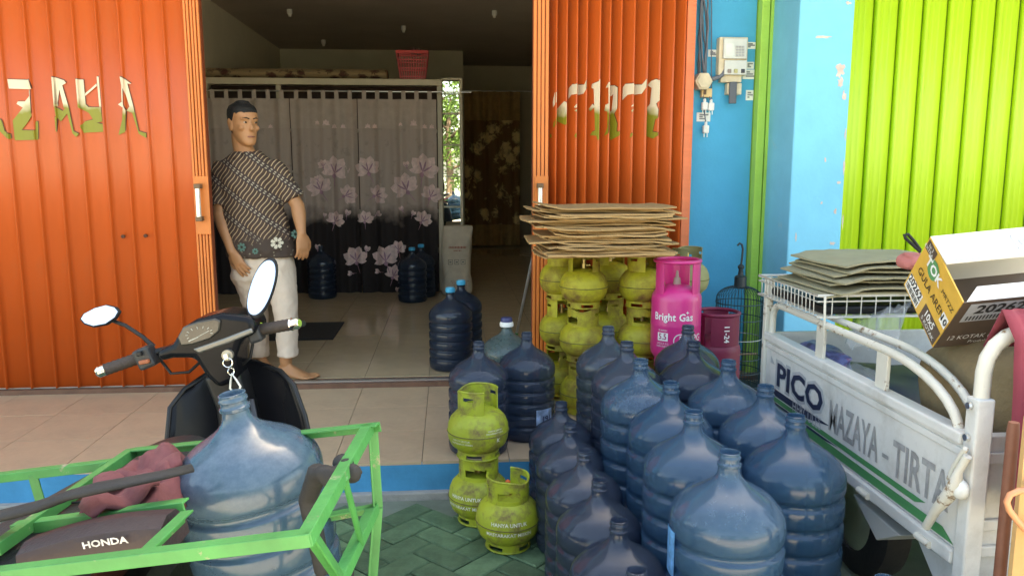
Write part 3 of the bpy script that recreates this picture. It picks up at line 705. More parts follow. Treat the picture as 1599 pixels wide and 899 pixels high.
t_ = MB(); wrap5(t_, '5.5', .165, .040, FA - 29, .1231, bold=.02, sx=.9); t_.build('print', _m['magenta print'], lp)
t_ = MB(); wrap5(t_, 'ISI BERSIH', .196, .011, FA - 29); wrap5(t_, 'LPG 5,5 KG', .132, .013, FA - 29); wrap5(t_, 'NON SUBSIDI', .118, .011, FA - 29); wrap5(t_, 'LPG', .160, .05, FA + 50); t_.build('small_print', _m['white label print'], pk)
t_ = MB()
for q in range(26):
    a = 2 * math.pi * q / 26; a2 = 2 * math.pi * (q + 1) / 26
    def gp(r_, a_): 
        aa = R(FA + 12) + r_ * math.cos(a_) / .1224; return (.1224 * math.cos(aa), .1224 * math.sin(aa), .150 + r_ * math.sin(a_))
    t_.add([gp(.034, a), gp(.034, a2), gp(.029, a2), gp(.029, a)], [(0, 1, 2, 3)])
for q in range(-2, 3):
    def gq(x, z): aa = R(FA + 12) + x / .1224; return (.1224 * math.cos(aa), .1224 * math.sin(aa), .150 + z)
    hw = math.sqrt(.029 ** 2 - (q * .010) ** 2); t_.add([gq(-hw * .2, q * .010 - .003), gq(hw, q * .010 - .003), gq(hw, q * .010 + .003), gq(-hw * .2, q * .010 + .003)], [(0, 1, 2, 3)])
t_.build('round_emblem', _m['white label print'], pk)
mr_ = tag(empty('gas_cylinder', (1.345, 3.86, T0), (0, 0, 0)), 'dusty maroon gas cylinder with 11-24 printed on its handle', 'gas cylinder')
parts5(MAROON, mr_)
h = MB(); collar(h, .112, .37, .515, R(-122), R(-66), n=12, m=2, th=.006); hp = h.build('handle_panel', MAROON, mr_, 50)
t_ = MB()
def fv(x, y): aa = R(-84) + (y) / .1165; return Vector((.1165 * math.cos(aa), .1165 * math.sin(aa), .435 - x))
put_text(t_, '11-24', fv, .038, bold=.02); t_.build('print', _m['white label print'], hp)
# ================================================================== FLATTENED CARTONS
CARD = mat('kraft cardboard', (.46, .275, .115), .85, var=.12, scale=9, bump=.1, bscale=150, rnd=.14, dirt=((.28, .17, .08), .2, 5, .5))
CARD2 = mat('olive grey board', (.30, .27, .17), .85, var=.12, scale=7, rnd=.1)
random.seed(21)
zc_ = T0 + 3 * PT + .006
def carton(cx, cy, z, wx, wy, rz, th, m, label, group, droop=(0, 0), name='flattened_carton', cat='carton', notch=True, bend=.012):
    mb = MB(); nx, ny = 16, 6
    sx0, sx1 = random.uniform(0, .06), random.uniform(0, .06)
    top = []; ph = random.uniform(0, 6); am = random.uniform(.0008, .0028)
    for j in range(ny + 1):
        v = j / ny - .5; row = []
        for i in range(nx + 1):
            u = i / nx - .5
            x = u * wx * (1 - (sx0 if u < 0 else sx1) * abs(v) * 2); y = v * wy + (random.uniform(-.012, .012) if j in (0, ny) and notch else 0)
            zz = am * math.sin(u * 9 + ph) + am * .6 * math.sin(v * 7 + ph * 2)
            if u < -.36: zz -= (abs(u) - .36) * droop[0]
            if u > .36: zz -= (abs(u) - .36) * droop[1]
            row.append((x, y, zz + th))
        top.append(row)
    bot = [[(p[0], p[1], p[2] - th) for p in r_] for r_ in top]
    b0 = len(mb.v); mb.grid(top); mb.grid(bot[::-1])
    N1 = nx + 1
    def ti(j, i): return j * N1 + i
    def bi(j, i): return (ny + 1) * N1 + (ny - j) * N1 + i
    fs = []
    for i in range(nx):
        fs.append((ti(0, i), bi(0, i), bi(0, i + 1), ti(0, i + 1))); fs.append((ti(ny, i + 1), bi(ny, i + 1), bi(ny, i), ti(ny, i)))
    for j in range(ny):
        fs.append((ti(j + 1, 0), bi(j + 1, 0), bi(j, 0), ti(j, 0))); fs.append((ti(j, nx), bi(j, nx), bi(j + 1, nx), ti(j + 1, nx)))
    mb.add([], []); mb.f += fs
    o = mb.build(name, m, None, 30); o.location = (cx, cy, z); o.rotation_euler = (0, 0, rz)
    return tag(o, label, cat, group)
NC = 24
ORD = 'first second third fourth fifth sixth seventh eighth ninth tenth eleventh twelfth thirteenth fourteenth fifteenth sixteenth seventeenth eighteenth nineteenth twentieth twenty-first twenty-second twenty-third twenty-fourth'.split()
for k in range(NC):
    t = k / (NC - 1)
    th = random.uniform(.006, .0088)
    wx = random.uniform(.52, .71) if k < NC - 1 else .64
    cx = .725 + random.uniform(-.05, .05) + (.06 if k >= NC - 2 else 0)
    lab = 'top sheet of the flattened kraft carton pile on the gas cylinders' if k == NC - 1 else ('lowest flattened carton resting on the gas cylinder collars' if k == 0 else '%s flattened kraft carton up from the cylinder collars' % ORD[k])
    carton(cx, 3.86 + random.uniform(-.03, .03), zc_, wx, random.uniform(.36, .50), random.uniform(-.09, .09), th, CARD, lab, 'flattened cartons piled on the gas cylinders', (random.uniform(-.12, .10), random.uniform(-.12, .12)) if k > 2 else (0, 0))
    zc_ += th + random.uniform(.0015, .0030)
# ------------------------------------------------------------------ bird cage
cg = tag(empty('bird_cage', (1.625, 4.30, ZT)), 'dark wire bird cage with domed top and hook before the blue wall', 'bird cage')
CGM = mat('dark teal cage wire', (.015, .045, .06), .5); CGT = mat('dark cage top', (.02, .03, .035), .5)
RC = .128; ZB, ZS = .02, .52
for k in range(44):
    a = 2 * math.pi * k / 44; pts = [(RC * math.cos(a), RC * math.sin(a), ZB), (RC * math.cos(a), RC * math.sin(a), ZS)]
    for j in range(1, 7):
        t = j / 6 * 1.25; r_ = RC * math.cos(t); pts.append((max(r_, .03) * math.cos(a), max(r_, .03) * math.sin(a), ZS + .075 * math.sin(t)))
    m_ = MB(); m_.tube(pts, .0014, 4); m_.build('bar', CGM, cg)
for z in (.03, .11, .19, .30, .41, .50):
    m_ = MB(); m_.tube([((RC + .002) * math.cos(2 * math.pi * k / 40), (RC + .002) * math.sin(2 * math.pi * k / 40), z) for k in range(40)], .0028, 6, closed=True)
    m_.build('hoop', CGM if z != .30 else mat('pale cane hoop', (.35, .38, .38), .6), cg, 60)
m_ = MB(); m_.lathe([(0, .0), (RC + .006, .0), (RC + .006, .022), (0, .022)], 32); m_.build('base', CGT, cg, 40)
m_ = MB(); m_.lathe([(.046, ZS + .062), (.034, ZS + .068), (.033, ZS + .125), (.026, ZS + .13), (.016, ZS + .135), (.012, ZS + .165), (.018, ZS + .175), (.018, ZS + .185), (.008, ZS + .195), (0, ZS + .195)], 20); m_.build('top_knob', CGT, cg, 40)
m_ = MB(); m_.tube([(0, 0, ZS + .19), (.004, 0, ZS + .24), (.006, 0, ZS + .28), (.0, 0, ZS + .305), (-.014, 0, ZS + .312), (-.026, 0, ZS + .300)], .006, 8); m_.build('hook', CGT, cg, 60)
m_ = MB(); m_.tube([(-RC * .9, 0, .2), (RC * .9, 0, .2)], .006, 6); m_.build('perch', WOOD, cg)
# ------------------------------------------------------------------ mop pole leaning in the doorway
pa, pb = P(807, 523, y=4.75), P(833, 398, y=4.62); pa = P(806, 523, z=ZI + .03)
pb = P(834, 392, y=4.60)
mp = tag(empty('mop_pole', pa), 'pale aluminium mop pole leaning against the shutter lead post', 'pole')
m_ = MB(); m_.tube([pa + (pb - pa) * .03, pb], .0095, 10); m_.build('pole', mat('dull aluminium', (.55, .56, .58), .4, .6), mp, 60, world=True)
m_ = MB(); m_.tube([pa - Vector((0, 0, .025)), pa + (pb - pa) * .04], [.014, .011], 10); m_.build('ferrule', mat('green ferrule', (.03, .35, .10), .5), mp, 60, world=True)
# ------------------------------------------------------------------ electricity meter and wiring on the blue wall
YW = 4.60
def wp(px, py, d=0): return P(px, py, y=YW - d)
GREYB = mat('meter grey plastic', (.62, .62, .58), .45, var=.1); CREAM = mat('aged cream plastic', (.62, .52, .36), .5, var=.2, scale=14)
CABLE = mat('grey cable', (.14, .15, .18), .6, var=.2); PAPER = mat('paper sticker', (.78, .78, .74), .7, var=.1, scale=30); INKG = mat('grey sticker ink', (.22, .23, .25), .7)
me_ = tag(empty('electricity_meter', wp(1150, 130)), 'grey electricity meter with keypad and buttons on the blue wall', 'meter')
def wall_box(px0, py0, px1, py1, d0, d1, nm, m, par, bev=.004):
    a = wp(px0, py0, d1); b = wp(px1, py1, d1)
    return MB().bb(min(a.x, b.x), max(a.x, b.x), YW - d1, YW - d0, min(a.z, b.z), max(a.z, b.z)).build(nm, m, par, world=True, bevel=bev)
cse = wall_box(1124, 58, 1166, 118, .0, .055, 'case', CREAM, me_)
wall_box(1131, 60, 1166, 92, .055, .075, 'face', GREYB, me_)
wall_box(1132, 94, 1166, 117, .055, .070, 'terminal_cover', GREYB, me_)
wall_box(1134, 68, 1146, 88, .0755, .078, 'display', mat('pale lcd', (.70, .72, .66), .25), me_, .001)
for r_ in range(4):
    for c_ in range(3): wall_box(1149.5 + c_ * 4.6, 72 + r_ * 4.4, 1153 + c_ * 4.6, 75 + r_ * 4.4, .0755, .080, 'key', mat('grey key', (.42, .42, .42), .5), me_, .001)
for px, c_ in ((1137, 'red'), (1147, 'y'), (1158, 'k')): wall_box(px, 108, px + 5, 114, .0705, .078, 'terminal_button', mat('terminal ' + c_, dict(red=(.25, .2, .18), y=(.5, .45, .2), k=(.04, .04, .05))[c_], .5), me_, .001)
wall_box(1126, 117, 1158, 129, .0, .045, 'base_bracket', CREAM, me_)
bk = tag(empty('breaker_box', wp(1148, 145)), 'small cream breaker with dark lever below the meter', 'breaker')
wall_box(1136, 130, 1158, 148, .0, .05, 'case', CREAM, bk); wall_box(1140, 128, 1150, 162, .05, .065, 'lever', mat('dark lever', (.09, .10, .12), .5), bk)
jb = tag(empty('junction_box', wp(1092, 128)), 'hexagonal cream junction box beside the orange jamb', 'junction box')
c0 = wp(1093, 129, 0); m_ = MB()
m_.loft([[(c0.x + .052 * math.cos(R(60 * k)), YW - d, c0.z + .052 * math.sin(R(60 * k))) for k in range(6)] for d in (.0, .075)]); m_.build('case', CREAM, jb, world=True, bevel=.004)
m_ = MB(); m_.loft([[(c0.x + .04 * math.cos(R(60 * k)), YW - d, c0.z + .04 * math.sin(R(60 * k))) for k in range(6)] for d in (.075, .082)]); m_.build('lid', CREAM, jb, world=True)
sk = tag(empty('wall_socket', wp(1103, 145)), 'old yellowed wall socket under the junction box', 'socket'); wall_box(1096, 138, 1112, 152, 0, .035, 'plate', mat('yellowed plastic', (.66, .46, .22), .5), sk)
wall_box(1099, 140, 1103, 148, .035, .04, 'socket_hole', mat('dark brown socket', (.12, .07, .04), .6), sk, .001)
wc = tag(empty('cable_bundle', wp(1098, 60)), 'bundle of grey cables running down the blue wall into the junction box', 'cable')
for k in range(6):
    off = k * 1.6; random.seed(k)
    pts = [wp(1094 + off + 3.5 * math.sin(t * 5 + k * 1.1) + random.uniform(-.8, .8), -60 + 185 * t, .018 + .012 * (k % 3)) for t in [i / 14 for i in range(15)]]
    m_ = MB(); m_.tube(pts, .0055, 6); m_.build('cable', CABLE, wc, 60, world=True)
m_ = MB(); m_.tube([wp(1104, 126, .03), wp(1112, 124, .05), wp(1122, 121, .05), wp(1128, 117, .05), wp(1133, 108, .05)], .012, 8); m_.build('conduit', CABLE, wc, 60, world=True)
m_ = MB(); m_.tube([wp(1111, -50, .015), wp(1111, 60, .015), wp(1111, 150, .015), wp(1111, 158, .015)], .003, 6); m_.build('thin_cable', CABLE, wc, 60, world=True)
def plug(px, py, ptop, label):
    e = tag(empty('power_plug', wp(px, py)), label, 'plug'); m_ = MB()
    a = wp(px, py, .03); m_.box(a, (.034, .03, .045)); m_.box(a + Vector((0, 0, .028)), (.016, .016, .03)); m_.build('plug_body', PAPER, e, world=True, bevel=.006)
    for s_ in (-.009, .009):
        m_ = MB(); m_.tube([a + Vector((s_, 0, -.02)), a + Vector((s_, 0, -.045))], .0022, 6); m_.build('pin', STEEL, e, world=True)
    m_ = MB(); m_.tube([wp(px - 1, ptop, .02), wp(px - 2, (ptop + py) / 2, .035), a + Vector((0, 0, .03))], .0035, 6); m_.build('flex', CABLE, e, 60, world=True)
plug(1102, 202, 150, 'white two-pin plug hanging lowest on its flex'); plug(1100, 166, 138, 'white plug hanging just under the old socket'); plug(1110, 167, 140, 'white plug hanging on the thin cable beside another plug')
stk = ((1106, 78, 1123, 89, 'white sticker with a dark square left of the meter'), (1165, 66, 1181, 77, 'rounded white sticker right of the meter keypad'), (1165, 97, 1177, 108, 'pale sticker right of the terminal cover'), (1160, 109, 1184, 124, 'wide white sticker below the terminal cover'), (1165, 141, 1177, 157, 'square white sticker with grey print on open blue wall'), (1088, 176, 1109, 190, 'striped white sticker above the hanging plug'))
for i, (a0, b0, a1, b1, lb_) in enumerate(stk):
    p0, p1 = wp(a0, b0, .002), wp(a1, b1, .002)
    o = MB().bb(p0.x, p1.x, YW - .0022, YW - .0005, p1.z, p0.z).build('wall_sticker', PAPER, None, origin=(p0 + p1) / 2); tag(o, lb_, 'sticker', 'stickers around the electricity meter')
    q = MB()
    for j in range(3):
        zz = p0.z + (p1.z - p0.z) * (.25 + .22 * j); q.bb(p0.x + .2 * (p1.x - p0.x), p0.x + (.45 + .2 * ((i + j) % 3)) * (p1.x - p0.x), YW - .0028, YW - .0023, zz - .004, zz + .004)
    q.build('sticker_print', INKG, o, world=True)
# ================================================================== INSIDE THE SHOP
IVORY = mat('ivory cabinet paint', (.58, .50, .36), .5, var=.1, scale=8)
cab = tag(empty('display_cabinet', (-1.0, 8.0, ZI)), 'ivory framed shelving cabinet with mirror strip behind the floral curtains', 'cabinet')
YC = 7.90
def cx_(px): return P(px, 300, y=YC).x
zt_ = P(560, 128, y=YC).z
MB().bb(-2.36, cx_(692), YC, YC + .05, zt_ - .03, zt_ + .03).build('top_rail', IVORY, cab, world=True, bevel=.004)
MB().bb(-2.36, cx_(692), YC + .05, YC + .50, zt_ + .005, zt_ + .028).build('top_board', IVORY, cab, world=True)
for px, zt2 in ((330, zt_ - .032), (441, zt_ - .032), (688, zt_ - .032)):
    x = cx_(px); MB().bb(x - .022, x + .022, YC + .003, YC + .047, ZI + .001, zt2).build('post', IVORY, cab, world=True, bevel=.003)
x = cx_(721); zr_ = P(705, 125, y=YC).z
MB().bb(x - .014, x + .014, YC + .003, YC + .04, ZI + .001, zr_).build('post', IVORY, cab, world=True, bevel=.003)
MB().bb(cx_(692) + .002, x + .014, YC + .004, YC + .04, zr_ + .001, zr_ + .018).build('side_top_rail', IVORY, cab, world=True)
MB().bb(-2.36, cx_(688), YC + .46, YC + .48, ZI + .001, zt_).build('back_panel', mat('dark cabinet back', (.10, .06, .05), .8), cab, world=True)
for z in (.55, .95, 1.35, 1.75): MB().bb(-2.34, cx_(688) - .03, YC + .06, YC + .455, z, z + .02).build('shelf', IVORY, cab, world=True)
mc = Vector(((cx_(692) + x) / 2, YC + .032, 0)); wd = x - cx_(692) - .012
mm_ = MB(); mm_.box((0, 0, (ZI + zr_) / 2), (wd, .006, zr_ - ZI - .02))
mo = mm_.build('mirror', mat('silvered mirror', (.86, .88, .84), .01, 1, var=.0), cab); mo.location = mc - Vector(cab.location) + Vector((0, .02, 0)); mo.rotation_euler = (0, 0, R(-2.2)); mo.location.z = -ZI
for py in (177, 226, 275, 323):
    z = P(703, py, y=YC).z; MB().bb(cx_(692) + .002, x - .015, YC - .002, YC + .028, z - .008, z + .004).build('shelf_edge', IVORY, cab, world=True)
# ------------------------------------------------------------------ curtains
def curtain_mat(name, hem):
    m = bpy.data.materials.new(name); m.use_nodes = True; N = m.node_tree.nodes; L = m.node_tree.links; b = N['Principled BSDF']; b.inputs['Roughness'].default_value = .85
    ge = N.new('ShaderNodeNewGeometry'); sp = N.new('ShaderNodeSeparateXYZ'); L.new(ge.outputs['Position'], sp.inputs[0])
    n1 = N.new('ShaderNodeTexNoise'); n1.inputs['Scale'].default_value = 5; n1.inputs['Detail'].default_value = 6; L.new(ge.outputs['Position'], n1.inputs['Vector'])
    ad = N.new('ShaderNodeMath'); ad.operation = 'MULTIPLY_ADD'; ad.inputs[1].default_value = .45; L.new(n1.outputs[0], ad.inputs[0]); L.new(sp.outputs[2], ad.inputs[2])
    mr = N.new('ShaderNodeMapRange'); mr.inputs[1].default_value = hem + .15; mr.inputs[2].default_value = hem + .33; L.new(ad.outputs[0], mr.inputs[0])
    n2 = N.new('ShaderNodeTexNoise'); n2.inputs['Scale'].default_value = 14; n2.inputs['Detail'].default_value = 5; L.new(ge.outputs['Position'], n2.inputs['Vector'])
    m2 = N.new('ShaderNodeMapRange'); m2.inputs[1].default_value = .60; m2.inputs[2].default_value = .68; m2.inputs[4].default_value = .35; L.new(n2.outputs[0], m2.inputs[0])
    g1 = N.new('ShaderNodeMix'); g1.data_type = 'RGBA'; g1.inputs[6].default_value = (.45, .355, .305, 1); g1.inputs[7].default_value = (.24, .20, .175, 1); L.new(m2.outputs[0], g1.inputs[0])
    g2 = N.new('ShaderNodeMix'); g2.data_type = 'RGBA'; g2.inputs[6].default_value = (.022, .015, .014, 1); L.new(mr.outputs[0], g2.inputs[0]); L.new(g1.outputs[2], g2.inputs[7])
    L.new(g2.outputs[2], b.inputs['Base Color']); return m
CUR = curtain_mat('grey and black floral curtain cloth', P(560, 335, y=7.84).z)
VAL = mat('grey curtain valance cloth', (.47, .375, .32), .85, var=.1, scale=9)
PETAL = mat('cream petal print', (.76, .57, .54), .85, var=.2, scale=30); PETALP = mat('mauve petal print', (.42, .24, .31), .85, var=.25, scale=30); LEAFP = mat('dark leaf print', (.07, .065, .055), .9); PETALG = mat('olive cream petal print', (.45, .42, .29), .85, var=.2, scale=30)
YCU = 7.84
def cy(x, z):
    k = .55 + .45 * min(1, max(0, (2.1 - z) / 1.0))
    return YCU + k * (.020 * math.sin(x * 33 + .6 * math.sin(z * 1.3)) + .012 * math.sin(x * 61 + 1.3) + .008 * math.sin(x * 17 + z * 2)) + (.03 * max(0, 2.1 - z) * 0)
zr0 = P(560, 143, y=YCU).z; zc0 = P(560, 156, y=YCU).z; zb0 = P(560, 459, y=YCU).z; zv = P(560, 201, y=YCU).z
rod = tag(empty('curtain_rod', (-1, YCU, zr0)), 'thin metal rod carrying the floral curtains along the cabinet', 'curtain rod')
MB().tube([(-2.36, YCU, zr0), (P(736, 148, y=YCU).x, YCU, zr0)], .007, 8).build('rod', STEEL, rod, 60, world=True)
def flower(mb, mbp, cx, cz, s, a0, kind=0):
    def pet(m_, ang, ln, wd_, off=0.0):
        pts = []
        for t, w_ in ((0, .18), (.25, .75), (.55, 1), (.8, .72), (1, .05), (.8, -.72), (.55, -1), (.25, -.75), (0, -.18)):
            u = off + t * ln; v = w_ * wd_ / 2
            pts.append((cx + u * math.cos(ang) - v * math.sin(ang), cz + u * math.sin(ang) + v * math.cos(ang)))
        vv, ff = poly_cut(pts, [cx + q * .012 for q in range(-8, 9)])
        off_ = .0025 if m_ is mb else .0045
        m_.add([(x, cy(x, z) - off_, z) for x, z in vv], ff)
    for d in ((-58, -20, 18, 55) if s > .06 else (-22, 20)): pet(mb, a0 + R(d), s * (1.05 - .12 * abs(d) / 60), s * .60)
    if s > .06: pet(mb, a0 + R(100), s * .75, s * .32); pet(mb, a0 + R(-95), s * .7, s * .32)
    for d in (-38, 2, 36): pet(mbp, a0 + R(d), s * .62, s * .10)
    pet(mbp, a0 + R(180), s * .30, s * .26)
    pet(mbp, a0 + R(192), s * .9, s * .05)
def zp(zx, zy): return 440 + zx / 2.307, 130 + zy / 2.307
FL = [(190, 325, 34, 75), (140, 385, 30, 110), (230, 405, 24, 20), (190, 500, 22, 60), (150, 300, 14, 90), (235, 475, 12, 70), (312, 318, 30, 100), (338, 405, 24, 20), (300, 495, 20, 80), (340, 475, 12, 30), (508, 320, 36, 70), (450, 385, 34, 115), (535, 410, 26, 60), (505, 497, 22, 55), (450, 302, 12, 100), (435, 458, 10, 120), (470, 475, 10, 60), (268, 640, 30, 95), (298, 695, 24, 60), (375, 640, 32, 95), (402, 695, 24, 60), (420, 602, 20, 90), (352, 680, 10, 170), (255, 685, 10, 170), (305, 605, 12, 70), (130, 600, 12, 90), (105, 740, 12, 60), (155, 480, 8, 80), (130, 350, 10, 110), (415, 750, 9, 80)]
FLV = [(128, 138, 12, 90), (160, 140, 16, 100), (190, 158, 12, 60), (222, 157, 12, 120), (310, 158, 13, 60), (335, 157, 13, 120), (428, 143, 10, 90), (475, 142, 17, 90), (515, 158, 12, 70), (540, 157, 12, 120)]
FLL = [(-120, 138, 17, 90), (-40, 157, 10, 120), (-150, 320, 30, 80), (-160, 420, 24, 100)]
pan = [(P(325, 300, y=YCU).x - .1, P(457, 300, y=YCU).x, 'grey floral curtain panel behind the man'), (P(458.5, 300, y=YCU).x, P(561, 300, y=YCU).x, 'grey and black curtain panel with white magnolias, beside the man'), (P(562.5, 300, y=YCU).x, P(683, 300, y=YCU).x, 'grey and black curtain panel with white magnolias, beside the mirror strip')]
for i, (x0, x1, lb_) in enumerate(pan):
    e = tag(empty('floral_curtain', ((x0 + x1) / 2, YCU, zb0)), lb_, 'curtain', 'floral curtains over the cabinet')
    nx = int((x1 - x0) / .009); zs = [zb0 + (zc0 - zb0) * k / 18 for k in range(19)]
    m_ = MB(); m_.grid([[(x0 + (x1 - x0) * k / nx, cy(x0 + (x1 - x0) * k / nx, z), z) for k in range(nx + 1)] for z in zs]); m_.build('cloth', CUR, e, 170, world=True)
    m_ = MB(); zz = [zv + (zc0 + .006 - zv) * k / 4 for k in range(5)]
    m_.grid([[(x0 + (x1 - x0) * k / nx, cy(x0 + (x1 - x0) * k / nx, z) - .010, z) for k in range(nx + 1)] for z in zz]); m_.build('valance', VAL, e, 170, world=True)
    nt_ = max(4, int((x1 - x0) / .115))
    for k in range(nt_):
        xc = x0 + (k + .5) * (x1 - x0) / nt_; m_ = MB()
        m_.grid([[(xc + s_ * .02, YCU - .014, z) for s_ in (-1, -.3, .3, 1)] for z in (zc0 - .01, zr0 - .005, zr0 + .008)]); m_.build('tab', VAL, e, world=True)
    for (zx, zy, s_, a_) in FL + FLL:
        fm, fp = MB(), MB()
        px, py = zp(zx, zy); p = P(px, py, y=YCU)
        if x0 + .02 < p.x < x1 - .02 and py > 203: flower(fm, fp, p.x, p.z, s_ / 2.307 / FPX * 7.7 * 1.85, R(a_))
        if fm.v: fo = fm.build('flower_print', PETAL, e, world=True); fp.build('flower_shade_print', PETALP, fo, world=True)
    for (zx, zy, s_, a_) in FLV + FLL[:2]:
        px, py = zp(zx, zy); p = P(px, py, y=YCU); fm = MB()
        if x0 + .02 < p.x < x1 - .02:
            pts = []
            for t in range(9):
                a = math.pi * t / 8; q = s_ / 2.307 / FPX * 7.7 * (1 if t % 2 == 0 else .75); pts.append((p.x - q * math.cos(a) * .8, max(zv + .004, p.z - .03) + q * 1.3 * math.sin(a)))
            fm.add([(a, cy(a, b) - .016, b) for a, b in pts], [tuple(range(9))])
        if fm.v: fm.build('valance_flower_print', PETAL, e, world=True)
# rolled patterned mat and red basket on top of the cabinet
def floral_dark(name, c1, c2, sc, th=.55):
    m = bpy.data.materials.new(name); m.use_nodes = True; N = m.node_tree.nodes; L = m.node_tree.links; b = N['Principled BSDF']; b.inputs['Roughness'].default_value = .85
    tc = N.new('ShaderNodeTexCoord'); vo = N.new('ShaderNodeTexVoronoi'); vo.inputs['Scale'].default_value = sc; nz = N.new('ShaderNodeTexNoise'); nz.inputs['Scale'].default_value = sc * 2.2; nz.inputs['Detail'].default_value = 4; nz.inputs['Distortion'].default_value = 1.5
    L.new(tc.outputs['Object'], vo.inputs['Vector']); L.new(tc.outputs['Object'], nz.inputs['Vector'])
    ad = N.new('ShaderNodeMath'); L.new(vo.outputs['Distance'], ad.inputs[0]); L.new(nz.outputs[0], ad.inputs[1])
    cr = N.new('ShaderNodeValToRGB'); cr.color_ramp.elements[0].position = th; cr.color_ramp.elements[0].color = (*c1, 1); cr.color_ramp.elements[1].position = th + .35; cr.color_ramp.elements[1].color = (*c2, 1)
    e_ = cr.color_ramp.elements.new(th + .17); e_.color = tuple((c1[i] + c2[i]) * .35 for i in range(3)) + (1,)
    L.new(ad.outputs[0], cr.inputs[0]); L.new(cr.outputs[0], b.inputs['Base Color']); return m
rm = MB(); xa, xb = -2.3, P(604, 120, y=YC + .1).x
rm.loft([[(x_, YC + .20 + .16 * math.cos(2 * math.pi * k / 14), zt_ + .085 + .052 * math.sin(2 * math.pi * k / 14)) for k in range(14)] for x_ in [xa + (xb - xa) * j / 10 for j in range(11)]])
tag(rm.build('rolled_mat', floral_dark('brown floral mat', (.09, .03, .02), (.34, .24, .13), 9, .7), None, 60, origin=((xa + xb) / 2, YC + .2, zt_ + .03)), 'brown floral mat folded along the top of the cabinet', 'mat')
bk_ = tag(empty('plastic_basket', P(645, 127, y=YC + .16)), 'red perforated plastic basket on top of the cabinet', 'basket')
RED = mat('red basket plastic', (.55, .02, .025), .4, var=.08)
pb_ = P(645, 127, y=YC + .16); w0, w1 = .115, .150; hb = .26; zb_ = zt_ + .03
def basket_pt(s_, t, f): w_ = w0 + (w1 - w0) * f; return [(-w_ + 2 * w_ * t, -w_ * .75), (w_, -w_ * .75 + 1.5 * w_ * t), (w_ - 2 * w_ * t, w_ * .75), (-w_, w_ * .75 - 1.5 * w_ * t)][s_]
bk_.location.z = zb_
for s_ in range(4):
    fr = MB(); nn = 11
    for k in range(nn + 1):
        a = basket_pt(s_, k / nn, 0); b = basket_pt(s_, k / nn, 1); fr.bar((a[0], a[1], .01), (b[0], b[1], hb), .007 if 0 < k < nn else .016, .004)
    for f in (.12, .42, .72):
        a = basket_pt(s_, 0, f); b = basket_pt(s_, 1, f); fr.bar((*a, hb * f), (*b, hb * f), .004, .012)
    fr.build('side_grille', RED, bk_)
    rr_ = MB(); a = basket_pt(s_, 0, 1); b = basket_pt(s_, 1, 1); rr_.bar((*a, hb), (*b, hb), .016, .03); rr_.build('rim', RED, bk_, bevel=.003)
MB().bb(-w0, w0, -w0 * .75, w0 * .75, .0, .014).build('base', RED, bk_)
cl_ = MB(); random.seed(3)
for k in range(14): cl_.ball((random.uniform(-.02, .10), random.uniform(-.06, .06), hb + random.uniform(-.01, .035)), (random.uniform(.02, .035), .03, .015), 8, 6)
tag(cl_.build('crumpled_cloth', mat('dark patterned rag', (.10, .06, .05), .9, var=.7, scale=40), None, 60), 'dark crumpled rag lying in the red basket', 'rag').location = bk_.location
# golden rose curtain at the far doorway
gc = tag(empty('rose_curtain', (.65, 12.2, .2)), 'golden brown rose curtain at the far doorway inside', 'curtain')
def gy(x, z): return 12.2 + .03 * math.sin(x * 26) + .015 * math.sin(x * 57 + z)
GOLD = floral_dark('golden rose curtain cloth', (.92, .72, .36), (.26, .14, .06), 4.5, .76); GOLD2 = mat('gold brown cloth', (.42, .27, .11), .8, var=.2, scale=12)
m_ = MB(); m_.grid([[(.24 + .84 * k / 90, gy(.24 + .84 * k / 90, z), z) for k in range(91)] for z in [.21 + 2.3 * j / 14 for j in range(15)]]); m_.build('cloth', GOLD, gc, 170, world=True)
m_ = MB(); m_.grid([[(.24 + .84 * k / 90, gy(.24 + .84 * k / 90, z) - .02, z) for k in range(91)] for z in [2.10 + .42 * j / 4 for j in range(5)]]); m_.build('valance', GOLD2, gc, 170, world=True)
m_ = MB(); m_.grid([[(.24 + .84 * k / 90, gy(.24 + .84 * k / 90, z) - .012, z) for k in range(91)] for z in [.212 + .32 * j / 4 for j in range(5)]]); m_.build('hem_band', GOLD2, gc, 170, world=True)
m_ = MB(); m_.tube([(.23, 12.2, 2.53), (1.9, 12.2, 2.53)], .011, 8); m_.build('rod', STEEL, gc, 60, world=True)
# woven sack
SACK = mat('woven white sack', (.55, .47, .36), .8, var=.12, scale=10, bump=.3, bscale=120, dirt=((.36, .28, .19), .2, 6, .4))
sk_ = tag(empty('woven_sack', (.065, 7.66, ZI)), 'upright woven white sack with faded print before the mirror strip', 'sack')
rg = []
for j, (z, wx, wy, ox) in enumerate(((.0, .125, .10, 0), (.02, .150, .12, 0), (.10, .150, .125, 0), (.18, .138, .12, .003), (.20, .131, .115, .002), (.24, .140, .12, 0), (.36, .142, .118, -.004), (.48, .146, .112, .004), (.55, .138, .09, .006), (.60, .140, .055, .012), (.655, .145, .022, .018), (.67, .142, .012, .02))):
    rg.append([(ox + wx * math.copysign(abs(math.cos(a)) ** .75, math.cos(a)) + .004 * math.sin(5 * a + j), wy * math.copysign(abs(math.sin(a)) ** .75, math.sin(a)), z + .006 * math.sin(3 * a)) for a in [2 * math.pi * k / 36 for k in range(36)]])
m_ = MB(); m_.loft(rg); sb_ = m_.build('sack_body', SACK, sk_, 60, sub=1)
INKR = mat('faded red sack print', (.36, .13, .10), .8, var=.4, scale=50); INKK = mat('faded grey sack print', (.16, .16, .15), .8, var=.4, scale=50)
def sack_front(x, y, z0): 
    z = z0 + y; return Vector((x, -.128 + (.03 * abs(x) ** 2 * 10) - (.0 if z < .5 else -(z - .46) * .42), z))
t_ = MB(); random.seed(31)
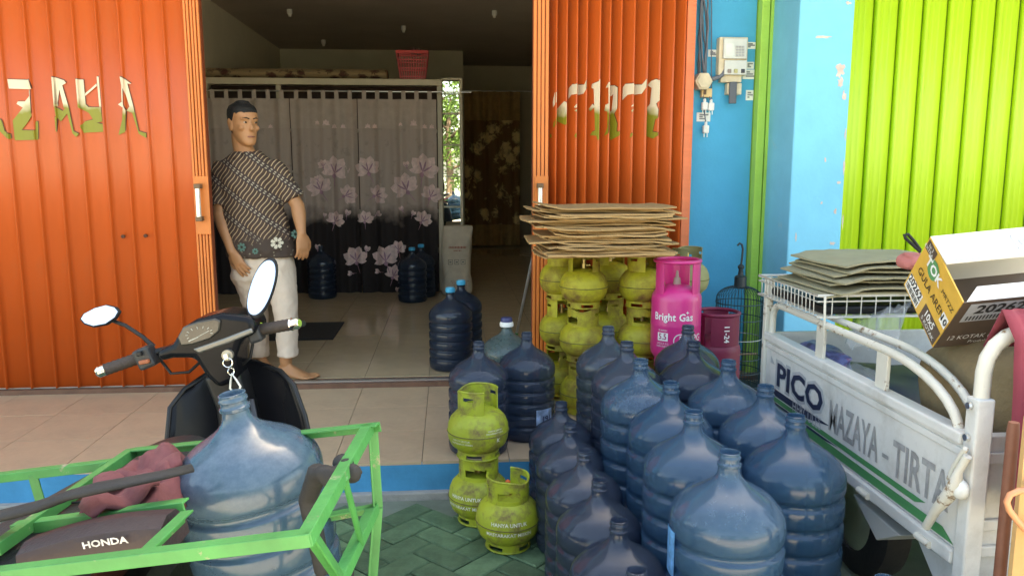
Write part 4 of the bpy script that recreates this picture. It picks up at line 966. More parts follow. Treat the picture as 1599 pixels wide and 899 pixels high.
for z_, h_, x0_, x1_ in ((.47, .022, -.075, .085), (.438, .010, -.03, .04)) + tuple((.145 - .017 * k, .006, -.06 + .01 * k, .10) for k in range(6)):
    x_ = x0_
    while x_ < x1_:                                 # faded, no longer readable rows of print
        w_ = random.uniform(.006, .018); t_.box(sack_front(x_ + w_ / 2, 0, z_), (w_ * .8, .002, h_ * random.uniform(.7, 1))); x_ += w_ + .003
t_.build('red_print', INKR, sb_)['kind'] = 'stuff'
t_ = MB()
for cxk in (-.06, .0, .06):
    for (dx, dz, w_, h_) in ((0, .022, .045, .004), (0, -.022, .045, .004), (-.02, 0, .004, .045), (.02, 0, .004, .045), (0, 0, .02, .012)):
        q = sack_front(cxk + dx, dz, .33); t_.box(q, (w_, .002, h_))
t_.build('grey_print', INKK, sb_)['kind'] = 'stuff'
# black door mat
mt = MB(); pts = [P(px, py, z=ZI + .006) for px, py in ((428, 531), (521, 531), (538, 503), (450, 503))]
x0, x1 = min(p.x for p in pts), P(530, 516, z=ZI).x; y0, y1 = pts[0].y, pts[2].y
mt.bb(-1.45, x1, y0, y1, ZI + .001, ZI + .011)
tag(mt.build('door_mat', mat('black rubber mat', (.02, .018, .018), .8, var=.2, bump=.4, bscale=200), None, origin=((x0 + x1) / 2, (y0 + y1) / 2, ZI), bevel=.003), 'black rectangular mat on the tiles behind the man', 'mat')
# ================================================================== THE MAN
def rot_to(d, up=(0, 0, 1)):
    d = Vector(d).normalized(); u = Vector(up); r_ = d.cross(u).normalized(); u = r_.cross(d); return r_, d, u
YM = 4.74
man = tag(empty('person', (-1.0, YM, ZI)), 'barefoot man in brown batik shirt and cream trousers standing in the doorway', 'person')
def J(px, py, y=YM): return P(px, py, y=y)
SKIN = mat('tan skin', (.44, .205, .092), .5, var=.08, scale=14); 
try: SKIN.node_tree.nodes['Principled BSDF'].inputs['Subsurface Weight'].default_value = .08; SKIN.node_tree.nodes['Principled BSDF'].inputs['Subsurface Radius'].default_value = (.02, .008, .004)
except Exception: pass
def capsule(mb, pts, rs, n=14):
    pts = [Vector(p) for p in pts]
    mb.tube(pts, rs, n)
    for p, r_ in ((pts[0], rs[0]), (pts[-1], rs[-1])): mb.ball(p, r_ * .99, n, 8)
def remesh(o, vox, it=5, fac=.5):
    m_ = o.modifiers.new('remesh', 'REMESH'); m_.mode = 'VOXEL'; m_.voxel_size = vox; m_.use_smooth_shade = True
    s_ = o.modifiers.new('smooth', 'SMOOTH'); s_.factor = fac; s_.iterations = it
bd = MB()
# head
HC = J(380, 194); HY = R(-42)            # turned to his left, towards the street
fw = Vector((math.sin(-HY), -math.cos(HY), 0)); fr_ = Vector((fw.y, -fw.x, 0)) * -1; fr_ = Vector((-fw.y, fw.x, 0))
HM = Matrix.Translation(HC) @ Matrix(((fr_.x, fw.x, 0, 0), (fr_.y, fw.y, 0, 0), (0, 0, 1, 0), (0, 0, 0, 1))) @ Matrix.Rotation(R(-3), 4, 'X')
hr = []
HT = [(-.122, .018, .078, .035), (-.113, .034, .088, .008), (-.098, .046, .091, -.016), (-.078, .054, .089, -.040), (-.055, .060, .087, -.060), (-.03, .066, .085, -.077), (0, .070, .084, -.090), (.022, .072, .088, -.096), (.045, .073, .088, -.098), (.07, .072, .082, -.095), (.09, .066, .068, -.085), (.106, .052, .045, -.066), (.118, .026, .012, -.030)]
for (z, hw, yf, yb) in HT:
    ring = []
    for k in range(28):
        a = 2 * math.pi * k / 28; c_, s_ = math.cos(a), math.sin(a)
        x = hw * math.copysign(abs(c_) ** .85, c_); y = (yf + yb) / 2 + (yf - yb) / 2 * math.copysign(abs(s_) ** .9, s_)
        ring.append((x, y, z))
    hr.append(ring)
bd.loft(hr, HM)
# nose, brow ridge, lips, cheekbones, ears
bd.loft([[(sx * w_, y_, z_) for sx, y_ in ((-1, .072), (-.6, yf), (.6, yf), (1, .072))] for z_, w_, yf in ((.020, .008, .088), (.0, .010, .096), (-.018, .014, .105), (-.028, .018, .108), (-.036, .016, .098), (-.040, .012, .088))], HM)
for s_ in (-1, 1):
    bd.ball((s_ * .030, .074, .030), (.026, .018, .008), 12, 8, HM); bd.ball((s_ * .046, .060, -.020), (.018, .022, .018), 12, 8, HM)
    bd.ball((s_ * .072, -.012, -.008), (.010, .022, .034), 12, 10, HM); bd.ball((s_ * .078, -.022, .008), (.006, .016, .022), 10, 8, HM)
bd.ball((0, .084, -.064), (.024, .010, .008), 12, 8, HM); bd.ball((0, .082, -.075), (.020, .010, .007), 12, 8, HM); bd.ball((0, .080, -.100), (.020, .014, .014), 12, 8, HM)
# neck and torso core
NB = J(384, 243)
capsule(bd, [HM @ Vector((0, -.03, -.06)), HM @ Vector((0, -.025, -.115)), NB], [.055, .053, .062])
HIP = J(412, 405)
capsule(bd, [NB - Vector((0, 0, .06)), J(392, 300), J(402, 350), HIP], [.09, .11, .105, .11], 18)
SL, SR = J(430, 265), J(347, 267); ELL, ELR = J(465, 322, YM - .02), J(344, 335, YM - .03); WL, WR = J(471, 364, YM - .07), J(362, 392, YM - .10)
for S_, E_, W_ in ((SL, ELL, WL), (SR, ELR, WR)):
    capsule(bd, [NB - Vector((0, 0, .06)), S_], [.045, .036]); capsule(bd, [S_, S_.lerp(E_, .5), E_], [.038, .042, .038]); capsule(bd, [E_, E_.lerp(W_, .3), E_.lerp(W_, .75), W_], [.040, .041, .030, .0255])
def hand(W_, d, palm_n, thumb_side, curl=.35, L=.088):
    d = Vector(d).normalized(); n_ = Vector(palm_n); n_ = (n_ - d * n_.dot(d)).normalized(); s_ = d.cross(n_) * thumb_side
    # palm
    rings = []
    for t, hw, th in ((-.01, .024, .020), (.02, .033, .018), (.05, .040, .016), (.085, .041, .014), (.096, .038, .011)):
        c_ = W_ + d * t
        rings.append([c_ + s_ * (hw * math.cos(a)) + n_ * (th * math.sin(a)) for a in [2 * math.pi * k / 12 for k in range(12)]])
    bd.loft(rings)
    for off, ln in ((.030, .070), (.010, .080), (-.011, .074), (-.030, .058)):
        p = W_ + d * .088 + s_ * off; dd = d.copy(); pts = [p]; ang = curl * .5
        for sg in (.45, .32, .23):
            dd = (d * math.cos(ang) + n_ * math.sin(ang)).normalized(); p = p + dd * (ln * sg) + s_ * off * .06; pts.append(p); ang += curl
        capsule(bd, pts, [.0098, .0092, .0084, .0072], 8)
    tb = W_ + d * .025 + s_ * .030; capsule(bd, [tb, tb + d * .030 + s_ * .022 + n_ * .010, tb + d * .058 + s_ * .026 + n_ * .018, tb + d * .078 + s_ * .022 + n_ * .026], [.012, .0100, .0088, .0075], 8)
hand(WL, (.04, -.05, -1), (-.6, .75, 0), 1, .40)
hand(WR, (.55, -.25, -.95), (.4, .9, 0), -1, .30)
# shins and feet
AL, AR = J(447, 572, 4.66), J(408, 556, 4.92)
def foot(A_, toe, zf):
    d = Vector((toe.x - A_.x, toe.y - A_.y, 0)); L = .19; d.normalize(); s_ = Vector((d.y, -d.x, 0)); base = Vector((A_.x, A_.y, zf))
    capsule(bd, [A_ + Vector((0, 0, .25)), A_ + Vector((0, 0, .10)), Vector((A_.x, A_.y, zf + .085))], [.050, .042, .036])
    rg_ = []
    for t, hw, top in ((-.055, .022, .045), (-.045, .032, .062), (-.01, .036, .088), (.03, .037, .078), (.075, .042, .055), (.115, .047, .038), (.145, .048, .028), (.16, .044, .022)):
        c_ = base + d * t; rg_.append([c_ + s_ * (hw * x_) + Vector((0, 0, .001 + top * z_)) for x_, z_ in ((-.9, 0), (-1, .25), (-.75, .65), (-.35, .95), (.35, .97), (.8, .6), (1, .25), (.9, 0))])
    bd.loft(rg_)
    for k, (o_, ln, r_) in enumerate(((-.036, .052, .0135), (-.014, .050, .0098), (.004, .044, .0092), (.021, .036, .0086), (.036, .028, .0080))):
        p = base + d * .148 + s_ * o_ + Vector((0, 0, r_ + .001)); capsule(bd, [p, p + d * (ln * .6) + Vector((0, 0, .002)), p + d * ln - Vector((0, 0, .001))], [r_, r_, r_ * .85], 8)
foot(AL, AL + Vector((.85, -.42, 0)), ZI + .002); foot(AR, AR + Vector((.45, -.9, 0)), ZI + .002)
# thighs inside the trousers keep the body continuous
HL, HR = J(434, 412), J(390, 412); KL, KR = J(446, 482, YM - .05), J(400, 482, YM + .06)
for H_, K_, A_ in ((HL, KL, AL), (HR, KR, AR)): capsule(bd, [H_, K_, A_ + Vector((0, 0, .2))], [.06, .05, .046])
body = bd.build('body', SKIN, man, 170, world=True); remesh(body, .0052, 3, .4)
# face details
EYE = mat('eye white', (.42, .36, .30), .3); IRIS = mat('dark iris', (.015, .01, .008), .2); BROW = mat('black hair', (.010, .008, .007), .65, var=.3, scale=60, bump=.6, bscale=200); LIP = mat('lip skin', (.28, .105, .075), .5)
for s_ in (-1, 1):
    m_ = MB(); m_.ball((s_ * .031, .077, .010), (.0105, .0065, .0040), 12, 8, HM); ey = m_.build('eye', EYE, man, 170, world=True)
    m_ = MB(); m_.ball((s_ * .031 + .002, .0835, .010), (.0055, .003, .0055), 10, 8, HM); m_.build('iris', IRIS, ey, 170, world=True)
    m_ = MB(); m_.tube([HM @ Vector((s_ * .012, .0895, .030)), HM @ Vector((s_ * .030, .0915, .036)), HM @ Vector((s_ * .048, .080, .031))], [.0045, .005, .0025], 8, sq=(1, .6)); m_.build('eyebrow', BROW, man, 170, world=True)
m_ = MB(); m_.tube([HM @ Vector((-.022, .086, -.069)), HM @ Vector((0, .0955, -.068)), HM @ Vector((.022, .086, -.069))], [.003, .0052, .003], 8); m_.build('lips', LIP, man, 170, world=True)
# short hair: cap over the skull, faded sides
hr2 = []
for (z, hw, yf, yb) in HT:
    pass
hb_ = MB(); rings = []
for j in range(9):
    t = j / 8; ring = []
    for k in range(32):
        a = 2 * math.pi * k / 32; fwd = math.sin(a)
        z0 = -.055 + (.125 if fwd > .35 else (.125 * max(0, (fwd + .25) / .6) if fwd > -.25 else 0)) + .0
        z0 = z0 + .0 if fwd < .35 else .070 + .006 * math.sin(k * 2.3)
        z = z0 + (.128 - z0) * math.sin(t * math.pi / 2)
        # skull section at this height
        zz = min(z, .117); hw, yf, yb = .026, .012, -.03
        for A_, B_ in zip(HT, HT[1:]):
            if A_[0] <= zz <= B_[0]:
                q = (zz - A_[0]) / (B_[0] - A_[0]); hw, yf, yb = [A_[i] + (B_[i] - A_[i]) * q for i in (1, 2, 3)]
        e_ = .0025 + .010 * t; c_, s_ = math.cos(a), math.sin(a); shr = 1 if t < .8 else 1 - (t - .8) * 2.6
        ring.append(HM @ Vector(((hw + e_) * math.copysign(abs(c_) ** .85, c_) * shr, ((yf + yb) / 2 + ((yf - yb) / 2 + e_) * math.copysign(abs(s_) ** .9, s_) * shr), z + .004 * t)))
    rings.append(ring)
hb_.loft(rings); hair = hb_.build('hair', BROW, man, 170, world=True)
# trousers
TR = mat('cream cotton trousers', (.62, .50, .40), .85, var=.07, scale=10, bump=.25, bscale=30)
tm = MB()
def ell(c_, rx, ry, n=20, tiltx=0): return [c_ + Vector((rx * math.cos(a), ry * math.sin(a), tiltx * math.cos(a))) for a in [2 * math.pi * k / n for k in range(n)]]
tm.loft([ell(J(411, 385), .165, .115), ell(J(411, 405), .172, .122), ell(J(412, 425), .172, .120), ell(J(413, 440), .13, .09)])
for H_, K_, hem in ((J(436, 420), KL, J(450, 556, 4.66)), (J(386, 420), KR, J(406, 556, 4.91))):
    tm.loft([ell(H_ + Vector((0, 0, .06)), .090, .100), ell(H_ - Vector((0, 0, .05)), .094, .102), ell(H_.lerp(K_, .5), .083, .088), ell(K_, .072, .076), ell(K_.lerp(hem, .4), .066, .072), ell(K_.lerp(hem, .8), .060, .065), ell(hem, .062, .066)])
trs = tm.build('trousers', TR, man, 170, world=True); remesh(trs, .008, 6)
tx = bpy.data.textures.new('folds', 'CLOUDS'); tx.noise_scale = .055
d_ = trs.modifiers.new('folds', 'DISPLACE'); d_.texture = tx; d_.strength = .018; d_.mid_level = .5; d_.texture_coords = 'LOCAL'
# shirt
def batik():
    m = bpy.data.materials.new('brown batik cloth'); m.use_nodes = True; N = m.node_tree.nodes; L = m.node_tree.links; b = N['Principled BSDF']; b.inputs['Roughness'].default_value = .8
    tc = N.new('ShaderNodeTexCoord'); mp = N.new('ShaderNodeMapping'); mp.inputs['Rotation'].default_value = (0, R(-38), 0); L.new(tc.outputs['Object'], mp.inputs[0])
    sp = N.new('ShaderNodeSeparateXYZ'); L.new(mp.outputs[0], sp.inputs[0])
    def math_(op, a, b_=None):
        n = N.new('ShaderNodeMath'); n.operation = op
        for i, v in enumerate((a, b_)):
            if v is None: continue
            if isinstance(v, (int, float)): n.inputs[i].default_value = v
            else: L.new(v, n.inputs[i])
        return n.outputs[0]
    # bands across z'; inside each band slanted S-strokes
    zb = math_('MULTIPLY', sp.outputs[2], 8.5); fz = math_('FRACT', zb); ph = math_('FLOOR', zb)
    sw = math_('SINE', math_('MULTIPLY', fz, 6.2832))
    xx = math_('ADD', math_('MULTIPLY', sp.outputs[0], 46), math_('ADD', math_('MULTIPLY', sw, .22), math_('ADD', math_('MULTIPLY', fz, .9), math_('MULTIPLY', ph, .37))))
    st = math_('ABSOLUTE', math_('SUBTRACT', math_('FRACT', xx), .5))
    s1 = math_('GREATER_THAN', st, .385)
    band = math_('GREATER_THAN', math_('ABSOLUTE', math_('SUBTRACT', fz, .5)), .36)
    cr1 = N.new('ShaderNodeMix'); cr1.data_type = 'RGBA'; cr1.inputs[6].default_value = (.058, .032, .022, 1); cr1.inputs[7].default_value = (.43, .30, .18, 1); L.new(s1, cr1.inputs[0])
    dd = math_('GREATER_THAN', math_('SINE', math_('MULTIPLY', sp.outputs[0], 240)), .1)
    thin = math_('LESS_THAN', math_('ABSOLUTE', math_('SUBTRACT', math_('ABSOLUTE', math_('SUBTRACT', fz, .5)), .45)), .03)
    c2 = N.new('ShaderNodeMix'); c2.data_type = 'RGBA'; c2.inputs[6].default_value = (.050, .030, .026, 1); c2.inputs[7].default_value = (.36, .30, .22, 1); L.new(math_('MULTIPLY', dd, thin), c2.inputs[0])
    c3 = N.new('ShaderNodeMix'); c3.data_type = 'RGBA'; L.new(band, c3.inputs[0]); L.new(cr1.outputs[2], c3.inputs[6]); L.new(c2.outputs[2], c3.inputs[7])
    # dark border zone near the hem
    so_ = N.new('ShaderNodeSeparateXYZ'); L.new(tc.outputs['Object'], so_.inputs[0])
    nz = N.new('ShaderNodeTexNoise'); nz.inputs['Scale'].default_value = 16; nz.inputs['Detail'].default_value = 4; L.new(tc.outputs['Object'], nz.inputs['Vector'])
    hz = math_('ADD', so_.outputs[2], math_('MULTIPLY', nz.outputs[0], .16))
    mr = N.new('ShaderNodeMapRange'); mr.inputs[1].default_value = .80 + .08; mr.inputs[2].default_value = .80 + .12; L.new(hz, mr.inputs[0])
    v2 = N.new('ShaderNodeTexVoronoi'); v2.inputs['Scale'].default_value = 34; L.new(tc.outputs['Object'], v2.inputs['Vector'])
    d2 = math_('LESS_THAN', v2.outputs['Distance'], .16)
    c5 = N.new('ShaderNodeMix'); c5.data_type = 'RGBA'; c5.inputs[6].default_value = (.055, .034, .024, 1); c5.inputs[7].default_value = (.20, .17, .12, 1); L.new(d2, c5.inputs[0])
    c4 = N.new('ShaderNodeMix'); c4.data_type = 'RGBA'; L.new(mr.outputs[0], c4.inputs[0]); L.new(c5.outputs[2], c4.inputs[6]); L.new(c3.outputs[2], c4.inputs[7])
    L.new(c4.outputs[2], b.inputs['Base Color']); return m
BAT = batik()
sm_ = MB()
TS = [(J(387, 236), .066, .062), (J(388, 244), .105, .078), (J(388, 254), .155, .098), (J(389, 268), .172, .112), (J(391, 295), .172, .122), (J(396, 328), .178, .126), (J(402, 360), .190, .130), (J(408, 385), .205, .136), (J(410, 400), .208, .138)]
sm_.loft([ell(c_, rx, ry, 28) for c_, rx, ry in TS])
for S_, E_, k_ in ((SL, ELL, 1), (SR, ELR, -1)):
    q = S_.lerp(E_, .62)
    d = (E_ - S_).normalized(); r_, dd, u_ = rot_to(d, (0, 1, 0))
    rgs = []
    for t, ra in ((-.2, .048), (0, .060), (.25, .062), (.55, .064), (.80, .068)):
        c_ = S_.lerp(E_, t) ; rgs.append([c_ + r_ * (ra * math.cos(a)) + u_ * (ra * .92 * math.sin(a)) for a in [2 * math.pi * k / 20 for k in range(20)]])
    sm_.loft(rgs)
sh = sm_.build('shirt', BAT, man, 170, world=True); remesh(sh, .007, 4)
tx2 = bpy.data.textures.new('shirt folds', 'CLOUDS'); tx2.noise_scale = .075
d_ = sh.modifiers.new('folds', 'DISPLACE'); d_.texture = tx2; d_.strength = .026; d_.mid_level = .5; d_.texture_coords = 'LOCAL'
# collar, placket, chest pocket edge and hem flowers
cm = MB()
for s_ in (-1, 1):
    a0, a1 = (R(-85), R(40)) if s_ > 0 else (R(-95), R(-220)); rows = []
    for f, dr, dz in ((0, .0, .030), (.5, .014, .022), (1, .026, -.018)):
        rows.append([NB + Vector(((.066 + dr) * math.cos(a0 + (a1 - a0) * k / 10), (.064 + dr) * math.sin(a0 + (a1 - a0) * k / 10) - .004, dz - (.035 * f if k < 3 else .0) * (3 - min(k, 3)) / 3 - .01)) for k in range(11)])
    cm.grid(rows)
cm.build('collar', BAT, man, 170, world=True, thick=.004)
fm = MB(); ft = MB()
def torso_front(x, z):
    for (c0_, rx0, ry0), (c1_, rx1, ry1) in zip(TS, TS[1:]):
        if c1_.z <= z <= c0_.z:
            q = (c0_.z - z) / (c0_.z - c1_.z); c_ = c0_.lerp(c1_, q); rx = rx0 + (rx1 - rx0) * q; ry = ry0 + (ry1 - ry0) * q
            u = min(.98, abs(x - c_.x) / rx); return c_.y - ry * math.sqrt(1 - u * u)
    return YM - .14
for (px, py, r_, m_) in ((431, 380, .034, fm), (377, 386, .026, ft), (456, 368, .026, ft), (399, 392, .018, ft)):
    c_ = J(px, py, YM - .14); yf = torso_front(c_.x, c_.z)
    for k in range(7):
        a = 2 * math.pi * k / 7; pts = []
        for t, w_ in ((.2, .0), (.5, .24), (.9, .26), (1.0, 0), (.9, -.26), (.5, -.24)):
            x = c_.x + r_ * (t * math.cos(a) - w_ * math.sin(a)); z = c_.z + r_ * (t * math.sin(a) + w_ * math.cos(a)); pts.append((x, torso_front(x, z) - .012, z))
        m_.add(pts, [tuple(range(6))])
fm.build('hem_flower_print', mat('cream batik flower', (.60, .54, .42), .8), man, world=True); ft.build('hem_leaf_print', mat('teal batik leaf', (.08, .16, .13), .8), man, world=True)
# ================================================================== MOTORCYCLE WITH CARRIER RACK
LEAN, HEAD = R(-10.5), R(-3.0)
bike = tag(empty('motorcycle', (-.575, 1.90, .0), (0, LEAN, HEAD)), 'black underbone motorcycle leaning on its stand, seen from the seat', 'motorcycle')
BMx = wm(bike); BMi = BMx.inverted()
def BL(px, py, yl=None, zl=None, xl=None):
    o = BMi @ _C; d = BMi.to_3x3() @ ray(px, py)
    t = (yl - o.y) / d.y if yl is not None else ((zl - o.z) / d.z if zl is not None else (xl - o.x) / d.x)
    return o + d * t
YB = .43
GRIP = mat('brown black grip rubber', (.05, .035, .028), .7, bump=.4, bscale=160); SWITCH = mat('grey switch plastic', (.03, .03, .032), .5); AMBER = mat('gold anodised ring', (.65, .38, .08), .25, .9)
def pxprism(poly, yl, th, name, m, par, bev=.012, sm=None):
    pts = [BL(px, py, yl=yl) for px, py in poly]; mb = MB(); mb.prism([(p.x, p.z) for p in pts], th, Matrix.Translation((0, yl, 0)))
    o = mb.build(name, m, par, 35 if bev else None, bevel=bev)
    if bev: o.modifiers['bevel'].segments = 4
    return o
# handlebar, grips
g0, g1, g2, g3 = BL(150, 582, yl=YB - .05), BL(236, 552, yl=YB), BL(392, 517, yl=YB), BL(468, 504, yl=YB - .05)
hb = MB(); hb.tube([g0.lerp(g1, .1), g1, (g1 + g2) / 2 + Vector((0, .03, 0)), g2, g3.lerp(g2, .1)], .0115, 10); hbar = hb.build('handlebar', BLACKP, bike, 60)
for a, b, s_ in ((g0, g1, -1), (g3, g2, 1)):
    q = MB(); d = (b - a); n_ = 14
    q.tube([a + d * (.16 + .62 * k / n_) for k in range(n_ + 1)], [.0165 if k % 2 else .0178 for k in range(n_ + 1)], 14); q.build('grip', GRIP, bike, 60)
    q = MB(); q.tube([a - d * .0, a + d * .04, a + d * .15, a + d * .16], [.011, .0165, .0165, .019], 14); q.build('bar_end_weight', CHROME, bike, 40)
    q = MB(); q.tube([a + d * .79, a + d * .815], .021, 14); q.build('grip_collar', AMBER if s_ < 0 else CHROME, bike, 40)
    lv = MB(); o_ = Vector((0, .055, -.012)); lv.tube([b + Vector((0, .02, 0)), b.lerp(a, .15) + o_, b.lerp(a, .6) + o_ * 1.05, a.lerp(b, .02) + o_ * .95], [.009, .008, .0065, .009], 8); lv.build('brake_lever', mat('dull lever alloy', (.10, .10, .10), .4, .7) if s_ < 0 else BLACKP, bike, 60)
# left switch pod
sp_ = g1.lerp(g0, .06); q = MB(); q.box(sp_ + Vector((0, -.01, -.004)), (.052, .05, .062), rot=(0, R(-12), 0)); sw = q.build('switch_housing', SWITCH, bike, bevel=.008)
q = MB(); q.box(sp_ + Vector((-.004, -.040, .014)), (.016, .012, .014)); q.build('dip_switch', BLACKP, sw, bevel=.003)
q = MB(); q.box(sp_ + Vector((.004, -.040, -.012)), (.030, .012, .012)); q.build('indicator_switch', mat('orange brown switch', (.35, .10, .04), .5), sw, bevel=.003)
q = MB(); q.box(g2.lerp(g3, .10) + Vector((0, -.008, -.004)), (.040, .048, .056), rot=(0, R(-8), 0)); q.build('switch_housing', SWITCH, bike, bevel=.008)
for a_, b_ in ((g1, (316, 562)), (g2, (366, 562))):
    q = MB(); e_ = BL(*b_, yl=YB + .02); q.tube([a_ + Vector((0, .03, -.01)), a_.lerp(e_, .3) + Vector((0, .0, -.055)), a_.lerp(e_, .7) + Vector((0, -.01, -.04)), e_], .0045, 8); q.build('control_cable', BLACKP, bike, 60)
# cowl
cw = pxprism([(243, 548), (268, 538), (283, 512), (305, 499), (345, 489), (386, 494), (396, 500), (400, 520), (376, 532), (368, 556), (368, 596), (340, 607), (322, 590), (302, 560), (268, 560), (246, 566)], YB - .06, .13, 'handlebar_cowl', BLACKG, bike, .022)
ins = pxprism([(277, 527), (286, 510), (308, 502), (335, 497), (344, 501), (342, 517), (328, 529), (300, 538), (282, 540)], YB - .068, .012, 'instrument_panel', mat('smoked instrument glass', (.045, .042, .035), .08, var=.3, scale=30), cw, .004)
q = MB()
for k in range(9):
    a = R(200 - k * 27); c_ = BL(311, 521, yl=YB - .0695); q.box((c_.x + .036 * math.cos(a), c_.y, c_.z + .018 * math.sin(a)), (.007, .0006, .0016), rot=(0, -a, 0))
q.box((c_.x + .006, c_.y, c_.z - .004), (.05, .0006, .0013), rot=(0, R(-18), 0)); q.box((c_.x - .02, c_.y, c_.z - .012), (.03, .0006, .003), rot=(0, R(-14), 0)); q.build('dial_marks', mat('pale dial marks', (.5, .48, .40), .5), ins)
pxprism([(300, 545), (352, 527), (392, 512), (395, 520), (356, 536), (310, 552)], YB - .064, .02, 'cowl_trim', mat('dull silver trim', (.22, .21, .19), .35, .5), cw, .005)
# steering stem panel with ignition
st = pxprism([(316, 590), (366, 570), (378, 600), (392, 650), (400, 720), (345, 720), (336, 640)], YB - .03, .10, 'stem_cover', BLACKP, bike, .015)
kp = BL(357, 553, yl=YB - .062); q = MB(); q.tube([kp, kp + Vector((0, -.014, 0))], .016, 14); ig = q.build('ignition_lock', mat('dull steel lock', (.4, .38, .34), .4, .8), bike, 40)
def ring(c_, r_, t, mb, ax=(1, 0, 0), az=(0, 0, 1), n=16): mb.tube([Vector(c_) + Vector(ax) * (r_ * math.cos(2 * math.pi * k / n)) + Vector(az) * (r_ * math.sin(2 * math.pi * k / n)) for k in range(n)], t, 6, closed=True)
kr = tag(empty('key_ring', BMx @ kp), 'silver key and leaf-shaped ring hanging from the ignition', 'keys')
q = MB(); q.box(kp + Vector((0, -.020, -.002)), (.010, .014, .016)); ring(kp + Vector((0, -.022, -.020)), .013, .0018, q, (.9, .3, 0)); q.v = [BMx @ v for v in q.v]; q.build('key_loop', CHROME, kr, 50, world=True)
q = MB(); ring(kp + Vector((.003, -.022, -.046)), .010, .0018, q, (.6, .7, 0)); q.v = [BMx @ v for v in q.v]; q.build('small_ring', CHROME, kr, 50, world=True)
q = MB(); c_ = kp + Vector((.004, -.022, -.085)); pts = [c_ + Vector((x, 0, z)) for x, z in ((0, .032), (.008, .012), (.015, -.008), (.006, -.028), (-.006, -.028), (-.015, -.008), (-.008, .012))]; q.tube(pts, .0032, 6, closed=True); q.v = [BMx @ v for v in q.v]; q.build('fob', mat('pale steel fob', (.75, .75, .72), .35, .5), kr, 50, world=True)
# leg shield: curved sheet, sides swept back towards the rider
rows = []
for z, hw in ((.83, .085), (.81, .145), (.77, .185), (.68, .205), (.56, .210), (.44, .205), (.32, .185), (.22, .15)):
    rows.append([(hw * u + .045, .50 - 2.4 * (hw * u) ** 2 - .12 * (.8 - z), z - .03 * abs(u) ** 3) for u in [-1 + k / 10 for k in range(21)]])
q = MB(); q.grid(rows); ls = q.build('leg_shield', BLACKG, bike, 170, thick=.010)
for s_ in (-1, 1):
    q = MB(); rr = [r_[0] if s_ < 0 else r_[-1] for r_ in rows]; q.tube(rr, .0075, 8); q.build('shield_edge', BLACKP, ls, 60)
q = MB(); q.grid([[(x_, .46 - .35 * abs(x_) - .1 * (.8 - z), z) for x_ in (.045, .075, .105)] for z in (.72, .62, .52, .42)]); q.build('shield_panel', mat('grey plastic insert', (.035, .035, .038), .3), ls, 60, thick=.006)
q = MB(); p = (.05, .43, .60); q.tube([p, (.05, .40, .60)], .008, 8); q.build('luggage_hook', STEEL, ls, 50)
# mirrors
def mirror(cpx, cpy, yl, prof, stem, u, v, th=.018):
    c_ = BL(cpx, cpy, yl=yl); u = Vector(u).normalized(); v = (Vector(v) - u * Vector(v).dot(u)).normalized(); n_ = u.cross(v)
    if n_.y > 0: n_ = -n_
    pts = [c_ + u * x_ + v * y_ for x_, y_ in prof]
    back = MB(); m_ = len(pts); cc = c_ - n_ * th
    rings = [[p + n_ * .002 for p in pts], [p + (p - c_) * .06 - n_ * .004 for p in pts], [c_ + (p - c_) * .9 - n_ * th * .8 for p in pts], [c_ + (p - c_) * .4 - n_ * th * 1.2 for p in pts]]
    back.loft(rings); bo = back.build('mirror_shell', BLACKP, bike, 50)
    gl = MB(); gl.add([c_ + (p - c_) * .93 + n_ * .0035 for p in pts], [tuple(range(m_))]); gl.build('mirror_glass', mat('mirror glass', (.93, .93, .95), .015, 1, var=0), bo)
    s = MB(); s.tube([c_ - n_ * th] + [BL(*p_, yl=yl + .01) for p_ in stem], [.006] * len(stem) + [.008], 8); s.build('mirror_stem', BLACKP, bike, 60)
def rr_(w_, h_, p=2.6, n=28): return [(w_ * math.copysign(abs(math.cos(a)) ** (2 / p), math.cos(a)), h_ * math.copysign(abs(math.sin(a)) ** (2 / p), math.sin(a))) for a in [2 * math.pi * k / n for k in range(n)]]
hexm = [(-.060, .002), (-.050, .016), (-.015, .027), (.022, .029), (.050, .016), (.061, .0), (.050, -.016), (.020, -.030), (-.020, -.029), (-.048, -.014)]
mirror(156, 493, YB + .0, hexm, [(196, 508), (222, 525), (240, 541)], (1, -.06, .03), (.0, .45, .89))
mirror(409, 449, YB + .0, [(x_ * 1.3, y_ * 1.2) for x_, y_ in rr_(.070, .030, 2.2)], [(388, 492), (384, 505)], (.38, .45, .86), (-.88, .2, .30))
# front wheel, fender, fork
def wheel(c_, r_, w_, name='wheel'):
    t = MB(); n = 40; t.tube([(c_[0], c_[1] + (r_ - w_ / 2) * math.cos(2 * math.pi * k / n), c_[2] + (r_ - w_ / 2) * math.sin(2 * math.pi * k / n)) for k in range(n)], w_ / 2, 10, closed=True); ty = t.build('tyre', RUBBER, bike, 60)
    t = MB(); t.tube([(c_[0], c_[1] + (r_ - w_) * math.cos(2 * math.pi * k / n), c_[2] + (r_ - w_) * math.sin(2 * math.pi * k / n)) for k in range(n)], .012, 8, closed=True); t.tube([(c_[0] - .06, c_[1], c_[2]), (c_[0] + .06, c_[1], c_[2])], .025, 12)
    for k in range(6): a = 2 * math.pi * k / 6; t.bar((c_[0], c_[1], c_[2]), (c_[0], c_[1] + (r_ - w_) * math.cos(a), c_[2] + (r_ - w_) * math.sin(a)), .02, .03)
    t.build('rim', STEEL, ty, 50)
wheel((0, .66, .285), .285, .075); wheel((0, -.56, .285), .285, .085)
